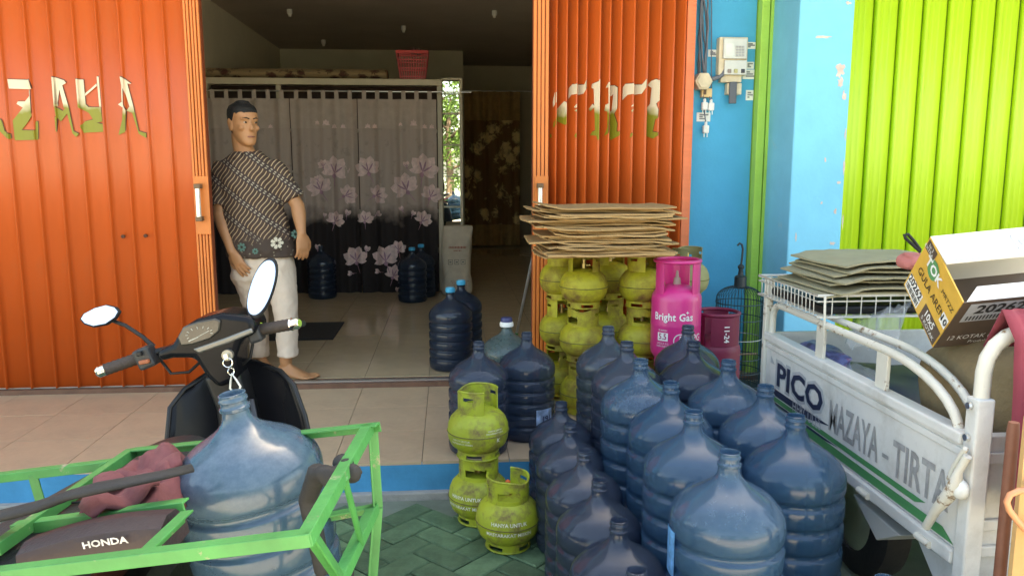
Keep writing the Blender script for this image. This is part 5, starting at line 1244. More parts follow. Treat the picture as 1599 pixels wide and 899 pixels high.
q = MB(); q.grid([[(x_, .66 + (.325 - abs(x_) * .5) * math.cos(a), .285 + (.325 - abs(x_) * .5) * math.sin(a)) for x_ in (-.06, -.04, 0, .04, .06)] for a in [R(10 + 12 * k) for k in range(13)]]); q.build('front_fender', BLACKG, bike, 170, thick=.005)
q = MB()
for s_ in (-1, 1): q.tube([(s_ * .075, .66, .285), (s_ * .06, .50, .70)], .017, 10)
q.build('fork', STEEL, bike, 60)
q = MB(); q.bb(-.10, .10, -.55, .40, .42, .60); q.build('engine_body', BLACKP, bike, bevel=.05)
# seat
SEAT = mat('black seat vinyl', (.018, .017, .018), .5, bump=.25, bscale=120, dirt=((.06, .055, .055), .3, 7, .5))
rg = []
for y_, hw, zt in ((.14, .05, .70), (.10, .085, .735), (-.05, .115, .755), (-.25, .130, .772), (-.45, .135, .790), (-.62, .125, .785), (-.66, .10, .765)):
    rg.append([(hw * math.cos(a), y_, zt - .055 + (.055 if math.sin(a) > 0 else .05) * math.copysign(abs(math.sin(a)) ** .6, math.sin(a))) for a in [2 * math.pi * k / 24 for k in range(24)]])
q = MB(); q.loft(rg); seat = q.build('seat', SEAT, bike, 60)
q = MB(); q.tube([(x_, -.45 - .3 * x_ * x_, .793 - .55 * x_ * x_) for x_ in [-.12 + .02 * k for k in range(13)]], .0022, 6); q.build('seat_seam', BLACKP, seat, 60)
hp_ = BL(150, 838, zl=.80)
# HONDA on the back step of the seat: words stand on a raised bolster
bo = MB(); rgb = []
for k in range(13):
    x_ = -.115 + .23 * k / 12; b_ = .010 * math.sin(math.pi * k / 12)
    rgb.append([(hp_.x + x_, hp_.y + .005 + y_ , z_ + b_) for y_, z_ in ((-.030, .755), (-.034, .785), (-.028, .803), (.0, .812), (.035, .808), (.06, .78), (.06, .755))])
bo.loft(rgb); bol = bo.build('seat_bolster', mat('maroon black seat cover', (.030, .017, .019), .55, bump=.2, bscale=100), seat, 50)
t_ = MB(); put_text(t_, 'HONDA', lambda x_, y_: Vector((hp_.x + .030 + x_, hp_.y - .0325 + .012 * max(0, y_), .792 + .010 * math.sin(math.pi * (x_ + .145) / .23) + y_)), .015, bold=.03, sx=1.25); t_.build('seat_lettering', mat('white seat lettering', (.55, .54, .52), .6, var=.45, scale=70), bol)

# ------------------------------------------------------------------ green angle-iron rack over the seat
RG = mat('chipped green rack paint', (.046, .235, .060), .5, var=.2, scale=9, bump=.15, bscale=50, dirt=((.36, .28, .20), .27, 13, .06), rnd=.06)
rack = tag(empty('carrier_rack', BMx @ Vector((0, -.4, .8)), (0, LEAN, HEAD)), 'green angle-iron bottle rack strapped across the motorcycle seat', 'rack')
ZR = .80
def rail(a, b, nm='rail', w_=.020, flip=1):
    a, b = Vector(a), Vector(b); d = (b - a).normalized()
    side = Vector((-d.y, d.x, 0)); side = side.normalized() if side.length > .1 else Vector((1, 0, 0)); up = d.cross(side).normalized(); up = up if up.z > 0 or abs(d.z) > .7 else -up
    q = MB(); q.bar(a, b, .004, w_, up=up); q.bar(a + side * (w_ / 2 * flip) + up * (w_ / 2 - .002), b + side * (w_ / 2 * flip) + up * (w_ / 2 - .002), w_, .004, up=up)
    q.v = [BMx @ v for v in q.v]; return q.build(nm, RG, rack, world=True, bevel=.0012)
NR, FR, FLt = BL(485, 843, zl=ZR), BL(582, 667, zl=ZR), BL(212, 705, zl=ZR)
NL = BL(31, 897, zl=ZR); IL = BL(51, 820, zl=ZR)
NL2 = NR + (NL - NR) * 1.35; IL2 = FLt + (IL - FLt) * 1.25
rail(NR, NL2, flip=-1); rail(FR, NR, flip=-1); rail(FR + (FR - FLt) * .03, FLt, flip=1); rail(FLt, IL2, flip=-1)
C0, C1 = BL(18, 828, zl=ZR - .005), BL(288, 792, zl=ZR - .005); rail(C1, C0, flip=-1)
S0, S1 = BL(286, 806, zl=ZR - .004), BL(222, 867, zl=ZR - .004); rail(S0, S1, flip=1)
L0, L1 = BL(-60, 754, zl=ZR - .03), BL(168, 727, zl=ZR - .03); rail(L1, L0, flip=-1)
rail(L0, NL2, flip=1); rail(L1, FLt, flip=-1)
p0 = BL(48, 740, zl=ZR - .03); rail(p0, p0 - Vector((0, 0, .10)), 'post')
p1 = BL(14, 838, zl=ZR - .006); rail(p1, BL(-30, 868, zl=ZR - .006))
ZL_ = ZR - .20; ZB_ = .425
lowF = BL(590, 792, yl=FR.y - .005); ZL_ = lowF.z; lowN = BL(538, 905, zl=ZL_)
rail(FR, Vector((lowF.x, lowF.y, ZL_)), 'post'); rail(NR + (FR - NR) * .04, lowN, 'post'); rail(lowF, lowN, 'lower_rail', flip=-1)
mA, mB_ = NR.lerp(FR, .46), lowN.lerp(lowF, .46); q = MB(); q.tube([BMx @ mA, BMx @ mB_], .006, 8); q.build('side_rod', RG, rack, 60, world=True)
inF, inN = FR - Vector((.33, 0, 0)), NR - Vector((.33, 0, 0))
bF, bN = Vector((lowF.x - .06, lowF.y - .01, ZB_)), Vector((lowN.x - .06, lowN.y + .02, ZB_))
rail(lowF, bF, 'post'); rail(lowN, bN, 'post')
rail(bF, bF - Vector((.40, 0, 0)), 'base_rail'); rail(bN, bN - Vector((.40, 0, 0)), 'base_rail'); rail(bF, bN, 'base_rail')
for k in range(1, 8): 
    t = k / 8; a = bF.lerp(bN, t); q = MB(); q.bar(BMx @ (a + Vector((0, 0, .006))), BMx @ (a + Vector((-.40, 0, .006))), .016, .005); q.build('base_slat', RG, rack, world=True)
rail(inF + Vector((0, 0, -.0)), Vector((inF.x, inF.y, ZB_)), 'post'); rail(lowF - Vector((0, 0, .0)), lowF - Vector((.33, 0, 0)), 'back_rail')
# bottle standing in the rack
bq = BL(353, 616, zl=ZB_ + .012 + .490 * .98)
ob = link('water_bottle', BM['s'], None, BMx @ Vector((bq.x, bq.y, ZB_ + .012)), (R(2), LEAN * .8, HEAD), (1.07, 1.07, .99)); tag(ob, 'scuffed blue bottle riding in the green rack on the motorcycle', 'water bottle')
# maroon jacket over the seat
JK = mat('maroon jacket cloth', (.150, .046, .050), .9, var=.14, scale=12, bump=.3, bscale=60)
jk = tag(empty('folded_jacket', BMx @ Vector((0, -.2, .78))), 'maroon jacket folded over the motorcycle seat inside the rack', 'jacket')
cor = [BL(165, 790, zl=.80), BL(295, 770, zl=.80), BL(262, 715, zl=.80), BL(330, 700, zl=.80)]
rows = []; random.seed(5); nx, ny = 34, 26
j00, j10, j01, j11 = BL(85, 822, zl=.80), BL(258, 803, zl=.80), BL(200, 728, zl=.80), BL(300, 706, zl=.80)
for j in range(ny + 1):
    v = j / ny; row = []
    for i in range(nx + 1):
        u = i / nx; p = j00.lerp(j10, u).lerp(j01.lerp(j11, u), v)
        e_ = min(u, 1 - u, v, 1 - v); z = .745 + .060 * min(1, e_ * 7) + .007 * math.sin(v * 13 + u * 4) * min(1, e_ * 9) + .010 * mnoise.noise(Vector((u * 6, v * 6, 1))) + (.014 if v > .52 else 0) + (.012 if u * .8 + v > 1.15 else 0)
        row.append(BMx @ Vector((p.x + .01 * mnoise.noise(Vector((v * 5, 3, u))), p.y + .012 * mnoise.noise(Vector((u * 5, v * 2, 7))), z)))
    rows.append(row)
q = MB(); q.grid(rows); q.build('jacket_body', JK, jk, 170, world=True, thick=.006)
q = MB(); a0, a1 = BL(135, 800, zl=.812), BL(245, 752, zl=.82)
q.tube([BMx @ (a0.lerp(a1, t) + Vector((0, 0, .012 * math.sin(t * 9)))) for t in [k / 12 for k in range(13)]], [.018 + .003 * math.sin(k * .9) for k in range(13)], 10, sq=(1.9, .55)); q.build('sleeve', JK, jk, 170, world=True)
q = MB(); b0, b1 = BL(150, 762, zl=.815), BL(285, 722, zl=.815)
q.tube([BMx @ (b0.lerp(b1, t) + Vector((0, 0, .010 * math.sin(t * 7 + 1)))) for t in [k / 12 for k in range(13)]], [.017 + .003 * math.sin(k * .8) for k in range(13)], 10, sq=(1.9, .55)); q.build('sleeve', JK, jk, 170, world=True)
# black rubber strap and the knotted inner tube
stp = tag(empty('rubber_strap', BMx @ BL(120, 775, zl=.85)), 'black rubber inner tube strap stretched over the maroon jacket', 'strap')
q = MB(); pp = [(-60, 822), (0, 805), (60, 790), (110, 772), (150, 762), (200, 752), (250, 742), (300, 730)]; q.tube([BMx @ BL(a, b, zl=.86 - .010 * abs(i - 4) * .6) for i, (a, b) in enumerate(pp)], [.017, .016, .016, .014, .016, .014, .013, .012], 10, sq=(1.35, .55)); q.build('band', RUBBER, stp, 170, world=True)
kn = tag(empty('knotted_tube', BMx @ NR.lerp(FR, .62)), 'black knotted inner tube tied round the right side of the green rack', 'rubber tube')
q = MB(); kc = NR.lerp(FR, .60); random.seed(9)
for k in range(7): q.ball(BMx @ (kc + Vector((random.uniform(-.055, .008), random.uniform(-.030, .030), random.uniform(-.024, .010)))), (random.uniform(.014, .022), random.uniform(.014, .022), random.uniform(.012, .018)), 10, 8)
q.tube([BMx @ (kc + Vector((-.06, 0, 0))), BMx @ (kc + Vector((-.10, .03, -.06))), BMx @ (kc + Vector((-.10, .02, -.2)))], [.02, .018, .016], 10)
ko = q.build('knot', RUBBER, kn, 170, world=True); remesh(ko, .006, 2)
# black sacking in the bottom of the basket
q = MB(); rows = []
for j in range(17):
    rows.append([BMx @ (bN.lerp(bF, j / 16) + Vector((-.36 * i / 16 - .01, 0, .015 + .03 * abs(mnoise.noise(Vector((i * .5, j * .5, 2)))) + (.09 * max(0, j / 16 - .75) * 4)))) for i in range(17)])
q.grid(rows); tag(q.build('black_sacking', mat('black woven sacking', (.02, .02, .02), .85, var=.4, scale=40, bump=.5, bscale=120), None, 170, origin=BMx @ bF.lerp(bN, .5), thick=.004), 'black woven sacking lining the rack basket under the bottle', 'sacking')
# ================================================================== CARGO TRIKE
XT = 1.27
def TPt(px, py, x=None): return P(px, py, x=XT if x is None else x)
WP = mat('scuffed white truck paint', (.66, .655, .63), .42, var=.06, scale=5, dirt=((.40, .38, .34), .48, 6, .35), bump=.06, bscale=20)
RUST = mat('chipped cream rail paint', (.66, .63, .55), .45, var=.08, scale=8, dirt=((.24, .15, .08), .34, 16, .06))
trk = tag(empty('cargo_trike', (1.75, 2.4, 0)), 'scuffed white cargo trike with PICO lettering and loaded bed', 'truck')
YF, YN = TPt(1198.7, 510).y, TPt(1506, 690).y
ZLg = .5 * (TPt(1198.7, 510).z + TPt(1500.5, 684).z); ZBt = .5 * (TPt(1331, 756).z + TPt(1500, 888).z); ZRl = TPt(1304.6, 516).z
XR = XT + 1.05
side = MB(); side.bb(XT, XT + .018, YN, YF, ZBt + .04, ZLg - .03); sd_ = side.build('side_panel', WP, trk, world=True, bevel=.004)
MB().bb(XT - .014, XT + .034, YN, YF, ZLg - .03, ZLg).build('panel_ledge', WP, sd_, world=True, bevel=.005)
MB().bb(XT - .006, XT + .017, YN, YF, ZLg - .062, ZLg - .040).build('panel_rib', WP, sd_, world=True, bevel=.004)
MB().bb(XT - .012, XT + .034, YN, YF, ZBt, ZBt + .038).build('panel_sill', WP, sd_, world=True, bevel=.005)
for k in range(4):
    y = YN + (YF - YN) * (k + .35) / 4; m_ = MB(); m_.tube([(XT - .016, y - .03, ZBt + .012), (XT - .016, y + .03, ZBt + .012)], .010, 10); m_.build('hinge', RUST, sd_, 40, world=True)
MB().bb(XT + .02, XR, YN + .005, YF - .004, ZBt + .01, ZBt + .04).build('bed_floor', WP, trk, world=True)
MB().bb(XR, XR + .02, YN, YF, ZBt, ZLg).build('side_panel', WP, trk, world=True)
MB().bb(XT + .03, XR, YF - .02, YF + .0, ZBt, ZLg).build('end_panel', WP, trk, world=True, bevel=.004)
hp2 = MB().bb(XT + .04, XR, YN + .0, YN + .03, ZBt - .06, ZLg - .01).build('headboard', WP, trk, world=True, bevel=.004)
for z in (ZBt + .02, ZBt + .09, ZLg - .08): MB().bb(XT + .05, XR, YN - .012, YN - .001, z, z + .03).build('headboard_rib', WP, hp2, world=True, bevel=.004)
# rails
def sqtube(pts, nm, w_=.034, m=None, par=None, r=None):
    q = MB(); q.tube(pts, w_ / 2 * 1.2, 8); return q.build(nm, m or RUST, par or trk, 60, world=True)
def arc(c_, r_, a0, a1, n=6): return [(c_[0], c_[1] + r_ * math.cos(R(a0 + (a1 - a0) * k / n)), c_[2] + r_ * math.sin(R(a0 + (a1 - a0) * k / n))) for k in range(n + 1)]
rp = [(XT + .012, YF - .02, ZLg), (XT + .012, YF - .02, ZRl - .06)] + arc((XT + .012, YF - .08, ZRl - .06), .06, 0, 90)[1:] + [(XT + .012, YN + .40, ZRl)]
yy = YN + .40
for k in range(1, 9):
    a = R(90 + 90 * k / 8); rp.append((XT + .012, yy + .36 * math.cos(a), ZLg - .02 + (ZRl - ZLg + .02) * math.sin(a)))
sqtube(rp, 'side_rail', .022)
rp2 = [(p[0] + .055, p[1] + .02, p[2] + .012) for p in rp[6:]]; sqtube(rp2, 'side_rail', .020)
for px, w_ in ((1277, .055), (1376, .06)):
    y = TPt(px, 560).y; MB().bb(XT + .002, XT + .014, y - w_ / 2, y + w_ / 2, ZLg, ZRl - .01).build('rail_post', RUST, trk, world=True, bevel=.002)
MB().bb(XT - .01, XT + .02, YF + .001, YF + .03, ZBt, TPt(1197, 432).z).build('corner_post', RUST, trk, world=True, bevel=.004)
# tall near frame
YP = YN - .03; zt = P(1512, 505, y=YP).z; fx = XT + .012
fp_ = [(fx, YP, ZBt - .05), (fx, YP, ZLg), (fx, YP, zt - .12)] + [(fx + .10 - .10 * math.cos(R(a)), YP, zt - .12 + .10 * math.sin(R(a))) for a in (20, 40, 60, 80, 90)] + [(XR - .1, YP, zt - .02)]
q = MB(); q.tube(fp_, .019, 10, sq=(1, .9)); q.build('head_frame', RUST, trk, 60, world=True)
q = MB(); q.bb(fx - .023, fx + .023, YP - .022, YP + .022, ZBt - .05, ZLg + .10); q.build('corner_bracket', WP, trk, world=True, bevel=.005)
for z in (ZLg + .08, ZLg - .0): 
    q = MB(); q.tube([(fx - .034, YP, z), (fx - .026, YP, z)], .009, 8); q.build('bolt', STEEL, trk, world=True)
# latch with wrapped lever
q = MB(); lpts = [TPt(1511, 712, XT - .03), TPt(1497, 735, XT - .035), TPt(1493, 752, XT - .04), TPt(1480, 775, XT - .04), TPt(1462, 795, XT - .04), TPt(1446, 822, XT - .035)]
q.tube(lpts, [.010, .010, .016, .017, .012, .011], 10); lt_ = q.build('latch_lever', RUST, trk, 60, world=True)
q = MB(); q.ball(TPt(1498, 762, XT - .03), (.018, .03, .026), 10, 8); q.build('latch_wrap', PAPER, lt_, 60, world=True)
q = MB(); q.tube([TPt(1508, 700, XT - .03), TPt(1490, 728, XT - .03), TPt(1482, 748, XT - .03)], .007, 8); q.build('latch_rod', RUST, lt_, 60, world=True)
# fender wedge, lower skirt, chassis, wheels
wd_ = MB(); pts = [TPt(1331, 770, XT + .03), TPt(1405, 836, XT + .03), TPt(1368, 843, XT + .03)]
wd_.add([p for p in pts] + [p + Vector((.16, 0, 0)) for p in pts], [(0, 1, 2), (3, 5, 4), (0, 3, 4, 1), (1, 4, 5, 2), (2, 5, 3, 0)]); wd_.build('mud_flap', WP, trk, world=True, bevel=.004)
wd_ = MB(); pts = [TPt(1432, 842, XT + .03), TPt(1505, 893, XT + .03), TPt(1505, 960, XT + .03), TPt(1468, 930, XT + .03)]
wd_.add([p for p in pts] + [p + Vector((.04, 0, 0)) for p in pts], [(0, 1, 2, 3), (7, 6, 5, 4), (0, 4, 5, 1), (1, 5, 6, 2), (2, 6, 7, 3), (3, 7, 4, 0)]); wd_.build('lower_skirt', WP, trk, world=True, bevel=.004)
MB().bb(XT + .25, XT + .80, YN - .3, YF - .05, .26, ZBt).build('chassis', BLACKP, trk, world=True)
def twheel(x, y, r_=.23, w_=.11):
    t = MB(); t.lathe([(r_ * .62, -w_ / 2), (r_ * .9, -w_ / 2), (r_ * .985, -w_ * .36), (r_, -w_ * .2), (r_, w_ * .2), (r_ * .985, w_ * .36), (r_ * .9, w_ / 2), (r_ * .62, w_ / 2), (r_ * .62, -w_ / 2)], 36, M=Matrix.Translation((x, y, r_)) @ Matrix.Rotation(R(90), 4, 'Y')); ty = t.build('tyre', RUBBER, trk, 40, world=True)
    t = MB(); t.lathe([(0, -w_ * .2), (r_ * .3, -w_ * .25), (r_ * .62, -w_ * .4), (r_ * .62, w_ * .4), (0, w_ * .3)], 24, M=Matrix.Translation((x, y, r_)) @ Matrix.Rotation(R(90), 4, 'Y')); t.build('rim', STEEL, ty, 40, world=True)
twheel(XT + .16, 2.52); twheel(XR - .16, 2.52)
# lettering on the side
NAVY = mat('navy decal', (.018, .030, .070), .45); SILV = mat('silver grey decal', (.42, .44, .46), .5); STG = mat('grey stencil paint', (.30, .30, .30), .6, var=.3, scale=30); GRN = mat('green decal', (.06, .26, .10), .45, var=.1)
def side_text(mb, s, pxa, pxb, pyc, h, off, bold=.0, shear=0., sx_fit=True):
    ya, yb = TPt(pxa, pyc).y, TPt(pxb, pyc).y; zc = h[1]
    vv, ff = text2d(s, 1.0, bold, shear, 1.0); w_ = max(v[0] for v in vv) - min(v[0] for v in vv); hh = max(v[1] for v in vv) - min(v[1] for v in vv); mx_ = (max(v[0] for v in vv) + min(v[0] for v in vv)) / 2; my_ = (max(v[1] for v in vv) + min(v[1] for v in vv)) / 2
    mb.add([(XT - off, (ya + yb) / 2 - (x_ - mx_) * (abs(ya - yb) / w_), zc + (y_ - my_) * (h[0] / hh)) for x_, y_ in vv], ff)
def zat(px, py): return TPt(px, py).z
zP = zat(1250, 606)
q = MB(); side_text(q, 'PICO', 1210, 1290, 606, (.118, zP), .0012, .07); q.build('logo_outline', SILV, sd_, world=True)
q = MB(); side_text(q, 'PICO', 1213, 1287, 606, (.094, zP), .0024, .03); q.build('logo', NAVY, sd_, world=True)
q = MB(); y0, y1 = TPt(1212, 610).y, TPt(1236, 630).y; q.add([(XT - .002, y0, zP - .085), (XT - .002, y1, zP - .085), (XT - .002, y1 - .01, zP - .066), (XT - .002, y0, zP - .066)], [(0, 1, 2, 3)]); q.build('logo_bar', NAVY, sd_, world=True)
q = MB(); side_text(q, 'HERCULES', 1238, 1284, 640, (.045, zP - .080), .002, .0); q.build('model_lettering', SILV, sd_, world=True)
q = MB(); side_text(q, 'MAZAYA', 1294, 1374, 675, (.105, zat(1335, 672)), .002, .02); q.build('stencil_lettering', STG, sd_, world=True)
q = MB(); side_text(q, 'TIRTA', 1392, 1486, 745, (.105, zat(1440, 742)), .002, .02); q.build('stencil_lettering', STG, sd_, world=True)
q = MB(); side_text(q, '-', 1378, 1388, 712, (.012, zat(1383, 712)), .002, .02); q.build('stencil_dash', STG, sd_, world=True)
def stripe(ya, yb, z0, z1, m, nm, tip=.0):
    q = MB(); q.add([(XT - .0018, ya, z0), (XT - .0018, yb + tip, z0), (XT - .0018, yb, z1), (XT - .0018, ya, z1)][::-1], [(0, 1, 2, 3)]); q.build(nm, m, sd_, world=True)
zs_ = ZBt + .052
stripe(YF - .06, TPt(1445, 800).y, zs_ + .036, zs_ + .054, GRN, 'stripe', .05); stripe(YF - .12, TPt(1470, 850).y, zs_ - .004, zs_ + .024, GRN, 'stripe', -.05); stripe(YF - .02, TPt(1310, 690).y, zs_ + .024, zs_ + .033, NAVY, 'stripe', .1); stripe(YF - .02, TPt(1296, 668).y, zs_ + .058, zs_ + .085, NAVY, 'stripe', .16)
q = MB(); q.add([(XT - .0018, YF - .05, zP + .03), (XT - .0018, YF - .09, zP + .03), (XT - .0018, YF - .05, zP + .06)], [(0, 1, 2)]); q.build('emblem', SILV, sd_, world=True)

# ------------------------------------------------------------------ load on the bed
BROWN = mat('brown jute sacking', (.20, .145, .075), .9, var=.2, scale=8, bump=.4, bscale=70, dirt=((.11, .08, .045), .3, 6, .4))
def lump(name, c_, r_, m, label, cat, seed, amp=.12, vox=None, n=32, k=16):
    q = MB(); rg = []
    for i in range(k + 1):
        t = min(max(math.pi * i / k, .05), math.pi - .05); row = []
        for j in range(n):
            a = 2 * math.pi * j / n; d = Vector((math.sin(t) * math.cos(a), math.sin(t) * math.sin(a), -math.cos(t)))
            f = 1 + amp * mnoise.noise(d * 1.6 + Vector((seed, 0, 0))) + amp * .5 * mnoise.noise(d * 4 + Vector((0, seed, 0)))
            e_ = [math.copysign(abs(v) ** .75, v) for v in d]; row.append((r_[0] * e_[0] * f, r_[1] * e_[1] * f, r_[2] * e_[2] * f))
        rg.append(row)
    q.loft(rg); o = q.build(name, m, None, 60, sub=1); o.location = c_; return tag(o, label, cat)
lump('jute_sack', (XT + .34, 2.02, ZBt + .30), (.27, .25, .27), BROWN, 'full brown jute sack in the truck bed under the yellow box', 'sack', 3)
lump('jute_sack', (XT + .72, 2.35, ZBt + .20), (.22, .32, .17), BROWN, 'low brown sack behind the full one in the truck bed', 'sack', 8)
q = MB(); 
# clear bag with blue caps
bgc = TPt(1345, 572, XT + .13)
bag = tag(empty('plastic_bag', (bgc.x, bgc.y, ZBt + .04)), 'clear plastic bag of blue caps behind the truck rail', 'bag')
CLR = plastic('clear film', (.75, .77, .78), (.93, .95, .96), .22, .15)
q = MB(); q.ball((0, 0, .14), (.10, .11, .15), 24, 14); q.v = [v * (1 + .08 * mnoise.noise(v * 25)) for v in q.v]; q.build('film', CLR, bag, 60)
random.seed(4)
for k in range(12):
    q = MB(); c_ = Vector((random.uniform(-.06, .05), random.uniform(-.07, .07), random.uniform(.06, .24))); a = Euler((random.uniform(0, 3), random.uniform(0, 3), 0)).to_matrix().to_4x4()
    q.lathe([(0, 0), (.032, 0), (.034, .004), (.034, .026), (.030, .026), (.030, .004)], 16, M=Matrix.Translation(c_) @ a); q.build('blue_cap', CAPB, bag, 40)
# film draped over the sack
q = MB(); rows = []
fa = [TPt(1318, 540, XT + .06), TPt(1400, 545, XT + .09), TPt(1350, 482, XT + .30), TPt(1425, 474, XT + .32)]
for j in range(15):
    rows.append([fa[0].lerp(fa[1], i / 18).lerp(fa[2].lerp(fa[3], i / 18), j / 14) + Vector((0, 0, .04 * math.sin(math.pi * j / 14) + .025 * mnoise.noise(Vector((i * .5, j * .5, 0))))) for i in range(19)])
q.grid(rows); tag(q.build('plastic_film', CLR, None, 60, origin=fa[0], thick=.001), 'crumpled clear plastic film draped over the truck load', 'film')
# dark blue crate liner visible between the rails
lump('blue_tarp', (XT + .30, 2.62, ZBt + .16), (.24, .30, .12), mat('dark blue tarp', (.02, .035, .06), .5, var=.3), 'dark blue tarp bundled in the far half of the truck bed', 'tarp', 5, .2)
rb = lump('drink_packets', (XT + .10, 2.78, ZBt + .30), (.07, .17, .045), mat('mixed packet print', (.12, .14, .30), .4, var=.8, scale=22, dirt=((.45, .08, .10), .3, 12, .1)), 'bundle of red and blue packets behind the truck rail', 'packets', 6, .3)
# white wire tray on the far half of the rails
tr = tag(empty('wire_tray', (XT + .30, 2.72, ZRl + .02)), 'white wire tray lying across the truck rails', 'tray')
WIRE = mat('white coated wire', (.66, .64, .58), .4, dirt=((.35, .26, .16), .2, 20, .1)); zt0 = ZRl + .026; zt1 = zt0 + .075
xa, xb, ya, yb = XT - .02, XT + .60, TPt(1283, 520).y, YF + .06
for z, r_ in ((zt0, .004), (zt1, .0055), (zt1 - .02, .003)):
    q = MB(); q.tube([(xa, ya, z), (xb, ya, z), (xb, yb, z), (xa, yb, z)], r_, 6, closed=True); q.build('rim_wire', WIRE, tr, 60, world=True)
for k in range(1, 17):
    y = ya + (yb - ya) * k / 17; q = MB(); q.tube([(xa, y, zt1), (xa + .002, y, zt0), (xb, y, zt0), (xb, y, zt1)], .0022, 5); q.build('cross_wire', WIRE, tr, world=True)
for k in range(1, 12):
    x = xa + (xb - xa) * k / 12; q = MB(); q.tube([(x, ya, zt1), (x, ya, zt0), (x, yb, zt0), (x, yb, zt1)], .0022, 5); q.build('long_wire', WIRE, tr, world=True)
q = MB(); q.tube([(xa + .02, ya - .01, zt1), (xa + .02, ya - .02, zt0 - .08), (xa + .03, ya - .01, zt0 - .09)], .0045, 6); q.build('hanging_hook', WIRE, tr, 60, world=True)
tag(MB().bb(xa + .03, xb - .02, ya + .02, yb - .02, zt0 + .004, zt0 + .035).build('black_pan', BLACKP, None, bevel=.01, origin=((xa + xb) / 2, (ya + yb) / 2, zt0)), 'shallow black pan in the wire tray', 'pan')
random.seed(12); zq = zt1 + .006
LBS = ['lowest olive board on the wire tray', 'second olive board on the wire tray', 'third olive board on the wire tray', 'fourth olive board on the wire tray', 'fifth olive board on the wire tray', 'bent grey board next below the top on the wire tray', 'bent olive board topmost on the wire tray']
for k, lb_ in enumerate(LBS):
    cx, cy_, wx, wy, rz = .33 + .015 * (k % 3), 2.80 - .02 * (k % 2), .68 - .02 * k, .46 - .012 * k, random.uniform(-.1, .1)
    o = carton(XT + cx, cy_, zq, wx, wy, rz, .006, CARD2, lb_, 'olive boards on the wire tray', (.10, .3), 'flat_board', 'board'); zq += .017
# pink rag with a black loop behind the box
lump('pink_rag', P(1430, 408, y=2.45), (.05, .05, .03), mat('faded pink rag', (.50, .16, .14), .9), 'faded pink rag lying on the boards behind the yellow box', 'rag', 2, .25)
q = MB(); lp_ = [P(px, py, y=2.42) for px, py in ((1437, 393), (1424, 381), (1414, 372), (1412, 367), (1418, 366), (1427, 376), (1437, 390))]; q.tube(lp_, .0055, 8, closed=True); tag(q.build('black_loop', RUBBER, None, 60, origin=lp_[0]), 'black strap loop sticking up behind the yellow box', 'strap')

# ------------------------------------------------------------------ printed cartons
YEL = mat('amber printed carton', (.72, .42, .075), .5, var=.14, scale=10, dirt=((.80, .60, .28), .35, 6, .3)); WCA = mat('white coated carton', (.82, .81, .79), .4, var=.03); DBR = mat('dark brown carton print', (.11, .075, .055), .5); KRA = CARD
bxe = tag(empty('printed_carton', P(1470, 520, y=1.98)), 'open amber and white drink carton tilted on the truck load', 'carton')
def zq_(zx, zy): return 1380 + zx / 4.283, 350 + zy / 4.283
BR = P(*zq_(330, 822), y=2.05); BLc = P(*zq_(138, 402), y=2.204)
e1 = (BLc - BR); d_ = ray(*zq_(535, 522)); TRc = _C + d_ * ((BR - _C).dot(e1) / d_.dot(e1)); e2 = TRc - BR; TLc = BLc + e2
e3 = -e1.cross(e2).normalized(); e3 = e3 if e3.x > 0 else -e3; e3 = e3.normalized() * .36
def quad(name, pts, m, par=None, th=.004): 
    q = MB(); q.add([Vector(p) for p in pts], [(0, 1, 2, 3)]); return q.build(name, m, par or bxe, world=True, thick=th)
fY = quad('end_panel', [BLc, BR, TRc, TLc], YEL)
fB = quad('brown_panel', [BR, BR + e3, TRc + e3, TRc], DBR)
fD = quad('rear_panel', [BLc, BLc + e3, BR + e3, BR], DBR); fW = quad('rear_white_panel', [BLc, TLc, TLc + e3, BLc + e3], WCA)
u1 = -e1 * .46
fT = quad('white_flap', [TLc, TLc + e3, TLc + e3 + u1 + e2 * .04, TLc + u1 + e2 * .04], WCA); quad('lower_flap', [TRc + e3 * .02, TRc + e3, TRc + e3 + e1 * .16 + e2 * .06, TRc + e3 * .12 + e1 * .16 + e2 * .06], WCA)
nY = -e3.normalized() * .0035; U_ = (-e1).normalized(); V_ = e2.normalized(); LU, LV = e1.length, e2.length; N_ = U_.cross(V_).normalized(); N_ = N_ if N_.dot(_C - BR) > 0 else -N_
def face(mb, s, u, v, size, **k): put_text(mb, s, lambda x_, y_: BLc + U_ * (u * LU + x_) + V_ * (v * LV + y_) + N_ * .0042, size * LV, **k)
def fquad(mb, u0, u1_, v0, v1, d=.0034): mb.add([BLc + U_ * (a * LU) + V_ * (b * LV) + N_ * d for a, b in ((u0, v0), (u1_, v0), (u1_, v1), (u0, v1))], [(0, 1, 2, 3)])
BLK = mat('black carton ink', (.02, .02, .02), .5); TEAL = mat('green carton ink', (.10, .30, .12), .5); WINK = mat('white carton ink', (.85, .84, .82), .5)
q = MB(); fquad(q, .03, .42, .03, .30, .0030); q.build('bar_code_label', WINK, fY, world=True)
q = MB(); face(q, '20262', .22, .235, .17, bold=.02, sx=.9)
for k in range(14): fquad(q, .05 + k * .026, .05 + k * .026 + (.016 if k % 3 else .009), .06, .15, .0042)
face(q, 'GULA AREN', .50, .50, .17, sx=.85); face(q, 'MRTZZ', .80, .74, .10); q.build('face_print', BLK, fY, world=True)
q = MB(); fquad(q, .52, .985, .02, .30, .0030); q.build('brown_block', DBR, fY, world=True); q = MB(); fquad(q, .02, .26, .82, .985, .0030); q.build('brown_block', DBR, fY, world=True)
q = MB(); face(q, '10x5', .72, .21, .17, bold=.02, sx=.8); face(q, '5 KOTAK', .76, .09, .09); face(q, 'Isi 2', .13, .935, .075); face(q, 'EXTRA 1', .14, .865, .075); face(q, 'TOK', .36, .76, .20, bold=.03); q.build('white_print', WINK, fY, world=True)
